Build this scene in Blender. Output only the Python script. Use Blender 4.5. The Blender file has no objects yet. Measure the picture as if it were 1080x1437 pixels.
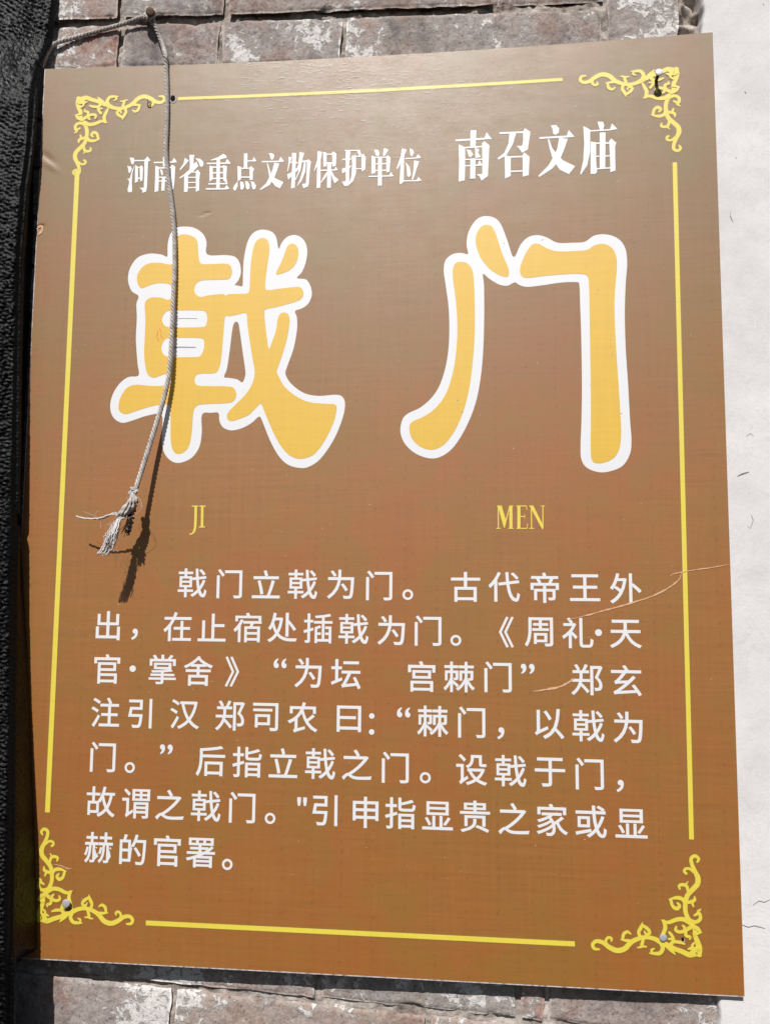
import bpy, bmesh, math, random
import numpy as np
from mathutils import Vector, Matrix, noise
from mathutils.geometry import tessellate_polygon

# ------------------------------------------------------------------ camera, sky, sun, exposure
S = bpy.context.scene
COL = S.collection
W, H, F = 1080.0, 1437.0, 1090.0            # photograph size and focal length in its pixels
MM = 0.001

def nrm(v):
    v = np.array(v, float); return v / np.linalg.norm(v)
# axes of the wall (x right, z up, y into the wall) seen in camera space, from the vanishing points
Xc = nrm((12000, 12, F)); Zc = nrm((116, 11982, -F))
Zc = nrm(Zc - Xc * Zc.dot(Xc)); Yc = np.cross(Zc, Xc)
R_wc = np.array([Xc, Yc, Zc])                # world = R_wc @ cam
CAM = np.array([0.0, -0.80, 1.55])
cam = bpy.data.cameras.new('camera'); camo = bpy.data.objects.new('camera', cam); COL.objects.link(camo)
M = Matrix([list(R_wc[0]) + [CAM[0]], list(R_wc[1]) + [CAM[1]], list(R_wc[2]) + [CAM[2]], [0, 0, 0, 1]])
camo.matrix_world = M
cam.sensor_fit = 'VERTICAL'; cam.sensor_height = 36; cam.lens = 36 * F / H
cam.clip_start = 0.01; cam.clip_end = 500
S.camera = camo

SX, SY = 0.126, 1.15                         # shadow shift per unit depth, right and down
sun_dir = Vector((SX, 1.0, -SY)).normalized()
world = bpy.data.worlds.new('World'); S.world = world; world.use_nodes = True
wn = world.node_tree
for n in list(wn.nodes): wn.nodes.remove(n)
sky = wn.nodes.new('ShaderNodeTexSky'); sky.sky_type = 'NISHITA'; sky.sun_disc = False
sky.sun_elevation = math.asin(-sun_dir.z); sky.sun_rotation = math.atan2(-sun_dir.x, -sun_dir.y)
bgn = wn.nodes.new('ShaderNodeBackground'); bgn.inputs['Strength'].default_value = 0.05
won = wn.nodes.new('ShaderNodeOutputWorld')
wn.links.new(sky.outputs[0], bgn.inputs[0]); wn.links.new(bgn.outputs[0], won.inputs[0])
sl = bpy.data.lights.new('sun', 'SUN'); sl.energy = 5.0; sl.angle = math.radians(0.53); sl.color = (1.0, 0.98, 0.95)
so = bpy.data.objects.new('sun', sl); COL.objects.link(so)
so.rotation_euler = sun_dir.to_track_quat('-Z', 'Y').to_euler(); so.location = (-0.3, -2, 4)
vs = S.view_settings; vs.view_transform = 'Standard'; vs.look = 'None'; vs.gamma = 1.0
vs.use_curve_mapping = False; vs.exposure = -0.10
S.cycles.max_bounces = 6

# ------------------------------------------------------------------ measuring helpers
def ray(px, py):
    return R_wc @ np.array([px - W / 2, -(py - H / 2), -F])
def at(px, py, y):                            # point of the plane y=const seen at that place of the photograph
    d = ray(px, py); t = (y - CAM[1]) / d[1]; p = CAM + d * t
    return Vector(p)
p_tl, p_tr, p_br = at(63, 95, 0), at(1001, 47, 0), at(1042, 1401, 0)
UL, UR = p_tl.x, (p_tr.x + p_br.x) / 2
VT, VB = (p_tl.z + p_tr.z) / 2, at(540, 1372.5, 0).z
UM, VM = (UL + UR) / 2, (VT + VB) / 2
BOW = 0.0085
def dep(u, v):                                # the board is slightly bowed: middle of its top pushed towards the wall
    a = 1 - ((u - UM) / ((UR - UL) / 2)) ** 2
    w = min(1.0, max(-0.05, (v - VB) / (VT - VB)))
    return BOW * a * (w ** 1.2 if w > 0 else 0)
def P(px, py):                                # (u, v) on the bowed board
    y = 0.0
    for _ in range(5):
        q = at(px, py, y); y = dep(q.x, q.z)
    return q.x, q.z
def S3(u, v, lift=0.0): return Vector((u, dep(u, v) - lift, v))

def catmull(pts, n=6, closed=False):
    pts = [np.array(p, float) for p in pts]; m = len(pts); out = []
    rng = range(m) if closed else range(m - 1)
    for i in rng:
        if closed: p0, p1, p2, p3 = (pts[(i + k) % m] for k in (-1, 0, 1, 2))
        else: p0, p1, p2, p3 = pts[max(i - 1, 0)], pts[i], pts[i + 1], pts[min(i + 2, m - 1)]
        for k in range(n):
            t = k / n
            out.append(0.5 * ((2 * p1) + (-p0 + p2) * t + (2 * p0 - 5 * p1 + 4 * p2 - p3) * t * t + (-p0 + 3 * p1 - 3 * p2 + p3) * t ** 3))
    if not closed: out.append(pts[-1])
    return out

# ------------------------------------------------------------------ object helpers
def mesh_obj(name, verts, faces, mat, parent=None, smooth=False, centre=False, mats=None, midx=None):
    me = bpy.data.meshes.new(name)
    me.from_pydata([tuple(v) for v in verts], [], [tuple(f) for f in faces]); me.update()
    o = bpy.data.objects.new(name, me); COL.objects.link(o)
    for m in (mats or [mat]): me.materials.append(m)
    if midx is not None: me.polygons.foreach_set('material_index', midx)
    if smooth: me.polygons.foreach_set('use_smooth', [True] * len(me.polygons))
    if centre and len(verts):
        c = sum((Vector(v) for v in verts), Vector()) / len(verts)
        me.transform(Matrix.Translation(-c)); o.location = c
    if parent is not None:
        o.parent = parent; o.location = o.location - parent.location
    return o
def thing(name, label, cat, loc=(0, 0, 0), group=None):
    o = bpy.data.objects.new(name, None); COL.objects.link(o); o.location = loc; o.empty_display_size = 0.02
    o['label'] = label; o['category'] = cat
    if group: o['group'] = group
    return o
class MB:
    def __init__(s): s.v = []; s.f = []
    def add(s, vs, fs):
        b = len(s.v); s.v += [Vector(x) for x in vs]; s.f += [tuple(i + b for i in f) for f in fs]
    def tube(s, pts, rad, sides=8, caps=True):
        pts = [Vector(p) for p in pts]; n = len(pts)
        r = rad if hasattr(rad, '__len__') else [rad] * n
        t0 = (pts[1] - pts[0]).normalized()
        a = t0.orthogonal().normalized(); vs = []
        for i, p in enumerate(pts):
            t = (pts[min(i + 1, n - 1)] - pts[max(i - 1, 0)]).normalized()
            a = (a - t * a.dot(t)).normalized(); b = t.cross(a)
            for k in range(sides):
                w = 2 * math.pi * k / sides
                vs.append(p + (a * math.cos(w) + b * math.sin(w)) * r[i])
        fs = [(i * sides + k, i * sides + (k + 1) % sides, (i + 1) * sides + (k + 1) % sides, (i + 1) * sides + k)
              for i in range(n - 1) for k in range(sides)]
        if caps:
            fs.append(tuple(range(sides))[::-1]); fs.append(tuple((n - 1) * sides + k for k in range(sides)))
        s.add(vs, fs)
    def lathe(s, prof, base, axis, sides=24, wob=0.0):
        axis = Vector(axis).normalized(); a = axis.orthogonal().normalized(); b = axis.cross(a); vs = []
        for (r, h) in prof:
            for k in range(sides):
                w = 2 * math.pi * k / sides; rr = r * (1 + wob * math.sin(2 * w + 1) + wob * 0.6 * math.sin(3 * w))
                vs.append(Vector(base) + axis * h + (a * math.cos(w) + b * math.sin(w)) * rr)
        n = len(prof)
        fs = [(i * sides + k, i * sides + (k + 1) % sides, (i + 1) * sides + (k + 1) % sides, (i + 1) * sides + k)
              for i in range(n - 1) for k in range(sides)]
        fs.append(tuple(range(sides))[::-1]); fs.append(tuple((n - 1) * sides + k for k in range(sides)))
        s.add(vs, fs)
    def build(s, name, mat, parent=None, smooth=True, centre=True):
        return mesh_obj(name, s.v, s.f, mat, parent, smooth, centre)

# ------------------------------------------------------------------ materials
def mat(name, base=(0.5, 0.5, 0.5), rough=0.6, spec=0.5):
    m = bpy.data.materials.new(name); m.use_nodes = True
    b = m.node_tree.nodes['Principled BSDF']
    b.inputs['Base Color'].default_value = (*base, 1); b.inputs['Roughness'].default_value = rough
    b.inputs['Specular IOR Level'].default_value = spec
    return m, m.node_tree, b
class N:
    def __init__(s, nt): s.nt = nt
    def n(s, t, **kw):
        o = s.nt.nodes.new(t)
        for k, v in kw.items():
            if k in o.inputs: o.inputs[k].default_value = v
            else: setattr(o, k, v)
        return o
    def l(s, a, b): s.nt.links.new(a, b)
    def pos(s, scale=(1, 1, 1), rot=(0, 0, 0)):
        g = s.n('ShaderNodeNewGeometry'); m = s.n('ShaderNodeMapping')
        m.inputs['Scale'].default_value = scale; m.inputs['Rotation'].default_value = rot
        s.l(g.outputs['Position'], m.inputs['Vector']); return m.outputs[0]
    def noise(s, vec, scale, detail=4, rough=0.6, dist=0.0):
        o = s.n('ShaderNodeTexNoise'); o.inputs['Scale'].default_value = scale
        o.inputs['Detail'].default_value = detail; o.inputs['Roughness'].default_value = rough
        o.inputs['Distortion'].default_value = dist
        s.l(vec, o.inputs['Vector']); return o.outputs['Fac']
    def ramp(s, fac, stops, interp='LINEAR'):
        o = s.n('ShaderNodeValToRGB'); o.color_ramp.interpolation = interp
        cr = o.color_ramp
        while len(cr.elements) < len(stops): cr.elements.new(0.5)
        for e, (p, c) in zip(cr.elements, stops):
            e.position = p; e.color = (*c, 1) if hasattr(c, '__len__') else (c, c, c, 1)
        s.l(fac, o.inputs['Fac']); return o.outputs['Color']
    def mix(s, fac, a, b, mode='MIX'):
        o = s.n('ShaderNodeMix'); o.data_type = 'RGBA'; o.blend_type = mode
        for sock, v in ((o.inputs[0], fac), (o.inputs[6], a), (o.inputs[7], b)):
            if isinstance(v, (int, float)): sock.default_value = v if sock.type == 'VALUE' else (v, v, v, 1)
            elif isinstance(v, tuple): sock.default_value = (*v, 1)
            else: s.l(v, sock)
        return o.outputs[2]
    def math(s, op, a, b=0.0):
        o = s.n('ShaderNodeMath'); o.operation = op
        for sock, v in ((o.inputs[0], a), (o.inputs[1], b)):
            if isinstance(v, (int, float)): sock.default_value = v
            else: s.l(v, sock)
        return o.outputs[0]
    def bump(s, h, strength, dist, bsdf, nrm=None):
        o = s.n('ShaderNodeBump'); o.inputs['Strength'].default_value = strength; o.inputs['Distance'].default_value = dist
        s.l(h, o.inputs['Height'])
        if nrm is not None: s.l(nrm, o.inputs['Normal'])
        if bsdf is not None: s.l(o.outputs[0], bsdf.inputs['Normal'])
        return o.outputs[0]

PRINT_ROUGH = 0.56
def print_mat(name, col, vary=0.06, weave=True):
    """glossy printed plastic: ink colour with a faint woven print grain, fine scratches that only show in the gloss"""
    m, nt, b = mat(name, col, PRINT_ROUGH, 1.0); k = N(nt)
    b.inputs['Coat Weight'].default_value = 0.27; b.inputs['Coat Roughness'].default_value = 0.27; b.inputs['Coat IOR'].default_value = 1.45
    hor = k.noise(k.pos((9, 9, 230)), 1.0, 3, 0.7); ver = k.noise(k.pos((230, 9, 9)), 1.0, 3, 0.7)
    big = k.noise(k.pos((1, 1, 1)), 5.0, 3, 0.6)
    g = k.math('ADD', k.math('MULTIPLY', hor, 0.55), k.math('MULTIPLY', ver, 0.45))
    lo = tuple(c * (1 - vary * 2.2) for c in col); hi = tuple(min(1, c * (1 + vary * 2.0)) for c in col)
    c = k.ramp(g, [(0.3, lo), (0.5, col), (0.7, hi)])
    if weave:
        # blotchy reddish and greenish casts of the ink
        c = k.mix(k.ramp(big, [(0.42, 0.0), (0.58, 0.55)]), c, tuple(x * y for x, y in zip(col, (1.10, 0.84, 0.85))))
        big2 = k.noise(k.pos((1, 1, 1), (0.4, 0.2, 0.9)), 16.0, 4, 0.65)
        c = k.mix(k.ramp(big2, [(0.47, 0.0), (0.60, 0.60)]), c, tuple(x * y for x, y in zip(col, (0.90, 1.07, 0.90))))
        # knots of the woven backing printed through: short dark dashes in loose columns
        gq = k.n('ShaderNodeNewGeometry'); sq = k.n('ShaderNodeSeparateXYZ'); k.l(gq.outputs['Position'], sq.inputs[0])
        wob = k.math('MULTIPLY', k.noise(k.pos(), 22, 2, 0.5), 0.010)
        def per(v, p_, w_):
            f_ = k.math('FRACT', k.math('DIVIDE', k.math('ADD', v, wob), p_)); f_ = k.math('ABSOLUTE', k.math('SUBTRACT', f_, 0.5))
            return k.ramp(f_, [(0.0, 1.0), (w_, 0.0)])
        kn_ = k.math('MULTIPLY', per(sq.outputs['X'], 0.0310, 0.06), per(sq.outputs['Z'], 0.0105, 0.26))
        kn2 = k.math('MULTIPLY', per(sq.outputs['X'], 0.0103, 0.12), per(sq.outputs['Z'], 0.0260, 0.10))
        kn_ = k.math('MULTIPLY', k.math('ADD', kn_, k.math('MULTIPLY', kn2, 0.5)), k.ramp(k.noise(k.pos((60, 60, 140)), 1.0, 2, 0.6), [(0.38, 0.0), (0.58, 0.8)]))
        c = k.mix(k.math('MULTIPLY', kn_, 0.6), c, tuple(x * y for x, y in zip(col, (0.50, 0.48, 0.45))))
        thr = k.ramp(k.noise(k.pos((25, 9, 900)), 1.0, 2, 0.6), [(0.56, 0.0), (0.68, 0.22)])
        c = k.mix(thr, c, tuple(x * 0.5 for x in col))
        # dirt specks and pale nicks
        sp = k.noise(k.pos((1, 1, 1)), 420, 1, 0.5)
        c = k.mix(k.ramp(sp, [(0.815, 0.0), (0.83, 0.7)]), c, (0.75, 0.66, 0.5))
        dk = k.noise(k.pos((1, 1, 1), (0.3, 0.3, 0.3)), 330, 1, 0.5)
        c = k.mix(k.ramp(dk, [(0.785, 0.0), (0.80, 0.7)]), c, tuple(x * 0.3 for x in col))
    if weave:                                 # glare veil painted into the ink colour: less red, more blue towards the top
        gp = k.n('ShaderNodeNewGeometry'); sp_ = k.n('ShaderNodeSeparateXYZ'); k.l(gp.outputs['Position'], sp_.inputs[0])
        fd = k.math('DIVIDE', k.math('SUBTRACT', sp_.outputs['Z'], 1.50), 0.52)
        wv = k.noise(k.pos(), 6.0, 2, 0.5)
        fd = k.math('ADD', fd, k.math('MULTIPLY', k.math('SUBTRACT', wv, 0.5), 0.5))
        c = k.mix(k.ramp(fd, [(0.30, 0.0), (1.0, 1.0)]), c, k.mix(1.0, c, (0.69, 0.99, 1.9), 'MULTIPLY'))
    k.l(c, b.inputs['Base Color'])
    # scratches: long thin lying noise in two slightly different directions + fine orange peel
    s1 = k.noise(k.pos((75, 75, 1500), (0, math.radians(3), 0)), 1.0, 1, 0.5)
    s2 = k.noise(k.pos((190, 190, 1300), (0, math.radians(-26), 0)), 1.0, 1, 0.5)
    s4 = k.noise(k.pos((1400, 190, 160), (0, math.radians(8), 0)), 1.0, 1, 0.5)
    s3 = k.noise(k.pos((1, 1, 1)), 900, 2, 0.5)
    h = s3
    for sc_, t_ in ((s1, 0.70), (s2, 0.72), (s4, 0.73)): h = k.math('ADD', h, k.math('MULTIPLY', k.ramp(sc_, [(t_, 0.0), (t_ + 0.05, 1.0)]), 6.0))
    k.bump(s3, 0.15, 0.0003, b)
    bn = k.bump(h, 0.5, 0.0004, None); k.l(bn, b.inputs['Coat Normal'])
    rr = k.ramp(k.noise(k.pos((30, 30, 60)), 1.0, 4, 0.7), [(0.35, PRINT_ROUGH - 0.03), (0.7, PRINT_ROUGH + 0.03)])
    k.l(rr, b.inputs['Roughness'])
    return m
BROWN = (0.325, 0.124, 0.0165)
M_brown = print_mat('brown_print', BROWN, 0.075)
M_white = print_mat('white_print', (0.80, 0.79, 0.80), 0.01, False)
M_gold = print_mat('golden_print', (0.76, 0.455, 0.030), 0.03, False)
M_yel = print_mat('yellow_print', (0.80, 0.635, 0.062), 0.03, False)
M_olive = print_mat('olive_print', (0.27, 0.15, 0.022), 0.03, False)
M_flaw = print_mat('grey_print', (0.30, 0.27, 0.33), 0.02, False)
M_scr, nt, b = mat('bared_plastic', (0.72, 0.42, 0.24), 0.6)
M_scuff_glint, nt, b = mat('scuff_glint_plastic', (0.62, 0.56, 0.52), 0.45, 1.0)  # pale colour carries the glints of the scuffs
M_smear, nt, b = mat('orange_smear', (0.70, 0.30, 0.05), 0.6)
M_edge, nt, b = mat('board_edge_plastic', (0.55, 0.50, 0.50), 0.6); k = N(nt)
k.l(k.ramp(k.noise(k.pos(), 160, 3), [(0.35, (0.20, 0.17, 0.17)), (0.55, (0.62, 0.56, 0.55))]), b.inputs['Base Color'])
M_hole, nt, b = mat('hole_dark', (0.012, 0.009, 0.008), 0.9, 0.1)
M_halo, nt, b = mat('burred_plastic', (0.42, 0.36, 0.34), 0.5)

# bricks
def brick_mat():
    m, nt, b = mat('old_brick', rough=0.9, spec=0.25); k = N(nt)
    oi = k.n('ShaderNodeObjectInfo')
    n1 = k.noise(k.pos((1, 1, 1)), 14, 5, 0.65, 0.4); n2 = k.noise(k.pos((1, 1, 1), (1, 2, 3)), 38, 5, 0.7)
    c = k.mix(1.0, oi.outputs['Color'], (1.0, 0.94, 0.86), 'MULTIPLY')
    c = k.mix(k.ramp(n1, [(0.49, 0.0), (0.62, 0.6)]), c, (0.32, 0.17, 0.13))
    c = k.mix(k.ramp(n2, [(0.50, 0.0), (0.66, 0.75)]), c, (0.13, 0.105, 0.11))
    c = k.mix(k.ramp(k.noise(k.pos((1, 1, 1), (2, 0, 1)), 20, 4, 0.6), [(0.5, 0.0), (0.7, 0.55)]), c, (0.34, 0.32, 0.32))
    # lime and salt blooming: broad pale veil, then hard-edged flakes
    mask = k.noise(k.pos((1, 1, 1), (0.6, 0.1, 2)), 7.5, 3, 0.6)
    fl = k.noise(k.pos((1, 1, 1)), 85, 6, 0.72, 0.6)
    v = k.math('ADD', k.math('MULTIPLY', mask, 0.9), k.math('MULTIPLY', fl, 0.85))
    c = k.mix(k.ramp(v, [(0.74, 0.0), (0.95, 0.75)]), c, (0.50, 0.44, 0.40))
    flake = k.ramp(v, [(0.925, 0.0), (0.96, 0.92)])
    c = k.mix(flake, c, (0.74, 0.70, 0.67))
    gr = k.noise(k.pos((1, 1, 1)), 420, 4, 0.75)
    c = k.mix(1.0, c, k.ramp(gr, [(0.3, 0.72), (0.5, 0.95), (0.7, 1.15)]), 'MULTIPLY')
    pit = k.noise(k.pos((1, 1, 1)), 300, 3, 0.6)
    c = k.mix(k.ramp(pit, [(0.30, 0.8), (0.40, 0.0)]), c, (0.09, 0.07, 0.07))
    k.l(c, b.inputs['Base Color'])
    h = k.math('ADD', k.math('MULTIPLY', fl, 0.7), k.math('ADD', k.math('MULTIPLY', pit, 0.6), k.math('MULTIPLY', flake, 0.35)))
    k.bump(h, 0.9, 0.0016, b)
    return m
M_brick = brick_mat()
M_mortar, nt, b = mat('lime_mortar', rough=0.95, spec=0.2); k = N(nt)
c = k.ramp(k.noise(k.pos(), 60, 6, 0.7), [(0.3, (0.13, 0.10, 0.085)), (0.48, (0.37, 0.31, 0.265)), (0.66, (0.60, 0.54, 0.49))])
k.l(c, b.inputs['Base Color']); k.bump(k.noise(k.pos(), 260, 5, 0.7), 0.9, 0.002, b)
M_plaster, nt, b = mat('white_plaster', rough=0.85, spec=0.3); k = N(nt)
base = k.ramp(k.noise(k.pos(), 9, 5, 0.6), [(0.35, (0.68, 0.65, 0.64)), (0.65, (0.79, 0.76, 0.745))])
scr = k.noise(k.pos((1, 1, 1), (0, 0.5, 0)), 30, 8, 0.75, 1.2)
base = k.mix(k.ramp(k.math('ABSOLUTE', k.math('SUBTRACT', scr, 0.5)), [(0.0, 0.5), (0.007, 0.0)]), base, (0.40, 0.36, 0.38))
spk = k.noise(k.pos((1, 1, 0.5)), 210, 2, 0.5)
base = k.mix(k.ramp(spk, [(0.77, 0.0), (0.79, 0.9)]), base, (0.22, 0.19, 0.20))
k.l(base, b.inputs['Base Color'])
k.bump(k.math('ADD', k.noise(k.pos((1, 1, .4)), 40, 5, 0.6), k.math('MULTIPLY', k.noise(k.pos(), 300, 3, 0.6), 0.3)), 0.35, 0.002, b)
M_cord, nt, b = mat('grey_cord_fibre', (0.50, 0.45, 0.40), 0.75, 0.3); k = N(nt)
k.l(k.ramp(k.noise(k.pos(), 150, 4, 0.7), [(0.3, (0.33, 0.29, 0.26)), (0.55, (0.56, 0.515, 0.48)), (0.75, (0.70, 0.67, 0.64))]), b.inputs['Base Color'])
k.bump(k.noise(k.pos(), 2500, 2), 0.5, 0.0004, b)
M_fray, nt, b = mat('frayed_white_fibre', (0.66, 0.62, 0.60), 0.6, 0.4)
M_self_shade, nt, b = mat('self_shade_fibre', (0.02, 0.014, 0.014), 0.8, 0.2)  # near-black colour stands in for the cord's shade on itself
M_cloth, nt, b = mat('black_knit', (0.0024, 0.0026, 0.0028), 0.34, 0.17); k = N(nt)
k.bump(k.noise(k.pos(), 900, 3, 0.6), 0.6, 0.0008, b)
M_steel, nt, b = mat('galvanised_steel', (0.40, 0.385, 0.39), 0.6, 0.5)
M_paintnail, nt, b = mat('bright_nail_head', (0.80, 0.77, 0.78), 0.4)
M_rust, nt, b = mat('rusty_iron', rough=0.85); k = N(nt)
k.l(k.ramp(k.noise(k.pos(), 900, 4), [(0.35, (0.05, 0.03, 0.022)), (0.6, (0.17, 0.09, 0.05))]), b.inputs['Base Color'])

# ------------------------------------------------------------------ brick wall
def wall_y(x):                                # the wall stands off the board more at the left than at the right
    t = (x - UL) / (UR - UL); return 0.022 - 0.010 * t
TILT = 0.038                                  # the courses run slightly down to the right of the board's edges
O0 = at(540, 21, 0.02); O1 = at(540, 1413, 0.02)
ct, st = math.cos(TILT), math.sin(TILT)
def toW(a, c): return O0.x + a * ct + c * st, O0.z - a * st + c * ct
def toL(x, z): dx, dz = x - O0.x, z - O0.z; return dx * ct - dz * st, dx * st + dz * ct
cl = toL(O1.x, O1.z)[1]
ROWS_BETWEEN = 18
PITCH = -cl / ROWS_BETWEEN
def along(px, py): q = at(px, py, 0.02); return toL(q.x, q.z)[0]
wall = thing('brick_wall', 'old purplish brick wall with white lime blooms behind the brown sign', 'wall', (O0.x, 0.02, (VT + VB) / 2))
A_END = along(952, 60)
rnd = random.Random(5)
BCOL = [(0.27, 0.22, 0.215), (0.33, 0.245, 0.225), (0.28, 0.245, 0.245), (0.34, 0.26, 0.235), (0.30, 0.265, 0.265)]
def brick(a0, a1, c0, c1, fine, setback=0.0, colr=None):
    w, h = a1 - a0, c1 - c0
    step = 0.0022 if fine else 0.014
    na, nc = max(4, int(w / step)), max(4, int(h / step))
    sd = rnd.uniform(0, 50); tl = rnd.uniform(-.012, .012); tv = rnd.uniform(-.02, .02)
    vs, fs = [], []
    # front grid with two extra rings running back as sides
    def pt(i, j, back):
        a = a0 + w * i / na; c = c0 + h * j / nc
        e = min(i, na - i) * w / na, min(j, nc - j) * h / nc
        wob = 0.0016 * (noise.noise(Vector((a * 45, c * 45, sd))))
        if back < 0.5:
            ed = min(e)
            chip = max(0.0, noise.noise(Vector((a * 70, c * 70, sd + 9))) + 0.12)
            y = setback + 0.0006 + tl * (a - a0 - w / 2) + tv * (c - c0 - h / 2)
            y += 0.0010 * noise.noise(Vector((a * 30, c * 30, sd))) + 0.0007 * noise.noise(Vector((a * 130, c * 130, sd))) + 0.0006 * noise.noise(Vector((a * 330, c * 330, sd)))
            y += 0.0016 * math.exp(-ed / 0.0012) + 0.008 * chip * chip * math.exp(-ed / 0.004)
        else: y = back
        ax = a + (wob if e[0] < 1e-6 else 0) * 1.3; cx = c + (wob if e[1] < 1e-6 else 0)
        x, z = toW(ax, cx)
        return Vector((x, wall_y(x) + y, z))
    for j in range(nc + 1):
        for i in range(na + 1): vs.append(pt(i, j, 0))
    for j in range(nc):
        for i in range(na):
            q = j * (na + 1) + i; fs.append((q, q + 1, q + na + 2, q + na + 1))
    ring = [(i, 0) for i in range(na)] + [(na, j) for j in range(nc)] + [(i, nc) for i in range(na, 0, -1)] + [(0, j) for j in range(nc, 0, -1)]
    b0 = len(vs)
    for (i, j) in ring: vs.append(pt(i, j, 0.045))
    L = len(ring)
    for q in range(L):
        i, j = ring[q]; i2, j2 = ring[(q + 1) % L]
        fs.append((j * (na + 1) + i, b0 + q, b0 + (q + 1) % L, j2 * (na + 1) + i2))
    fs.append(tuple(range(b0, b0 + L)))
    mesh_obj('brick', vs, fs, M_brick, wall, smooth=True, centre=True).color = (*(colr or rnd.choice(BCOL)), 1)
JT = 0.0062
rowsdef = {}
def xs(py, *pxs): return [along(p, py) for p in pxs]
rowsdef[1] = xs(8, -60, 168, 317, 694, 847, 952)
rowsdef[0] = xs(60, -100, 168, 309, 482, 846, 952)
rowsdef[-17] = xs(1390, -230, 70, 447, 727, 766, 1012)
rowsdef[-18] = xs(1425, -60, 241, 600, 762, 1012)
SEEN = {1: [(0.33, 0.20, 0.17), (0.21, 0.195, 0.19), (0.29, 0.23, 0.21), (0.20, 0.18, 0.17), (0.3, 0.27, 0.26)],
        0: [(0.33, 0.19, 0.16), (0.235, 0.21, 0.21), (0.27, 0.245, 0.24), (0.285, 0.26, 0.255), (0.30, 0.27, 0.265)],
        -17: [(0.2, 0.18, 0.18), (0.30, 0.25, 0.24), (0.27, 0.25, 0.25), (0.34, 0.17, 0.14), (0.31, 0.26, 0.25)],
        -18: [(0.30, 0.265, 0.265), (0.33, 0.25, 0.22), (0.36, 0.24, 0.22), (0.33, 0.285, 0.27)]}
for r in range(4, -23, -1):
    c1 = r * PITCH - JT / 2; c0 = c1 - (PITCH - JT)
    fine = r in (1, 0, -17, -18)
    if r in rowsdef: e = rowsdef[r]
    else:
        e = [A_END]; L = 0.128 if r % 2 else 0.272
        e.append(A_END - L)
        while e[-1] > -0.98:
            e.append(e[-1] - rnd.choice((0.272, 0.272, 0.130)))
        e = [max(x, -1.0) for x in e[::-1]]
    ncol = len(e) - 1
    if r in rowsdef:
        while e[0] > -0.98: e.insert(0, max(e[0] - 0.27, -1.0) if e[0] > -0.9 else -1.0)
    for i in range(len(e) - 1):
        q_ = i - (len(e) - 1 - ncol); cc = SEEN[r][q_] if r in SEEN and 0 <= q_ < len(SEEN[r]) else None
        if r in (0, 1) and i == (len(e) - 2):
            if r == 1: continue
            brick(e[i] + JT / 2, e[i + 1] - JT / 2, c0, c1 + PITCH, True, 0.0, cc)       # one tall smeared block at the end
        elif r == 1 and i == len(e) - 3:
            brick(e[i] + JT / 2, e[i + 1] - JT / 2, c0 + 0.004, c1, True, 0.0025, cc)     # broken, set back
        else: brick(e[i] + JT / 2, e[i + 1] - JT / 2, c0 + (0.002 if r == 1 else 0), c1, fine, rnd.uniform(-0.0008, 0.0012) - (0.0018 if r == 1 else 0), cc)
# mortar: one rough sheet behind and between the bricks, rough lumps in the joints
nx, nz = 520, 0
vs, fs = [], []
aL, aR = -0.995, along(1010, 700)
def mortar_strip(c0, c1, step):
    na = int((aR - aL) / step); nc = max(2, int((c1 - c0) / step)); b0 = len(vs)
    for j in range(nc + 1):
        for i in range(na + 1):
            a = aL + (aR - aL) * i / na; c = c0 + (c1 - c0) * j / nc
            x, z = toW(a, c)
            y = 0.0060 + 0.0034 * noise.noise(Vector((a * 45, c * 60, 3))) + 0.0022 * noise.noise(Vector((a * 190, c * 190, 7)))
            if a > A_END - 0.004: y += 0.006 + 0.012 * noise.noise(Vector((a * 110, c * 110, 17)))
            vs.append((x, wall_y(x) + y, z))
    for j in range(nc):
        for i in range(na):
            q = b0 + j * (na + 1) + i; fs.append((q, q + 1, q + na + 2, q + na + 1))
mortar_strip(1.0 * PITCH * -22.5, PITCH * -19.0, 0.012)
mortar_strip(PITCH * -19.0, PITCH * -16.4, 0.0024)
mortar_strip(PITCH * -16.4, PITCH * -1.4, 0.012)
mortar_strip(PITCH * -1.4, PITCH * 1.3, 0.0022)
mortar_strip(PITCH * 1.3, PITCH * 4.2, 0.012)
mesh_obj('mortar', vs, fs, M_mortar, wall, smooth=True)

# ------------------------------------------------------------------ white plastered pier at the right
pier = thing('plastered_pier', 'white painted plaster wall strip at the right of the brown sign', 'wall', (at(1060, 700, 0.005).x, 0.005, (VT + VB) / 2))
vs, fs = [], []
PL_top, PL_bot = at(984, 0, 0.006), at(1008, 1437, 0.006)
nz, nx = 420, 130
z0, z1 = VB - 0.22, VT + 0.22
wR = 0.42
for j in range(nz + 1):
    z = z0 + (z1 - z0) * j / nz
    t = (z - PL_bot.z) / (PL_top.z - PL_bot.z)
    xe = PL_bot.x + (PL_top.x - PL_bot.x) * t + 0.0022 * noise.noise(Vector((z * 40, 2, 1))) + 0.001 * noise.noise(Vector((z * 170, 2, 1)))
    for i in range(nx + 3):
        if i < 3:                                # broken side of the plaster coat
            y = (0.040, 0.014, 0.0075)[i] ; x = xe + (0.0, 0.0005, 0.0009)[i] + 0.0015 * noise.noise(Vector((z * 150, i * 3, 5)))
        else:
            x = xe + 0.0025 + wR * ((i - 3) / (nx - 1)) ** 1.4
            y = 0.0052 + 0.0012 * noise.noise(Vector((x * 7, z * 7, 0))) + 0.00035 * noise.noise(Vector((x * 45, z * 45, 3)))
        vs.append((x, y, z))
for j in range(nz):
    for i in range(nx + 2):
        q = j * (nx + 3) + i; fs.append((q, q + 1, q + nx + 4, q + nx + 3))
pf = mesh_obj('plaster_face', vs, fs, M_plaster, pier, smooth=True)
M_crk, nt, b = mat('crack_dark', (0.27, 0.24, 0.25), 0.9)
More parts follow.
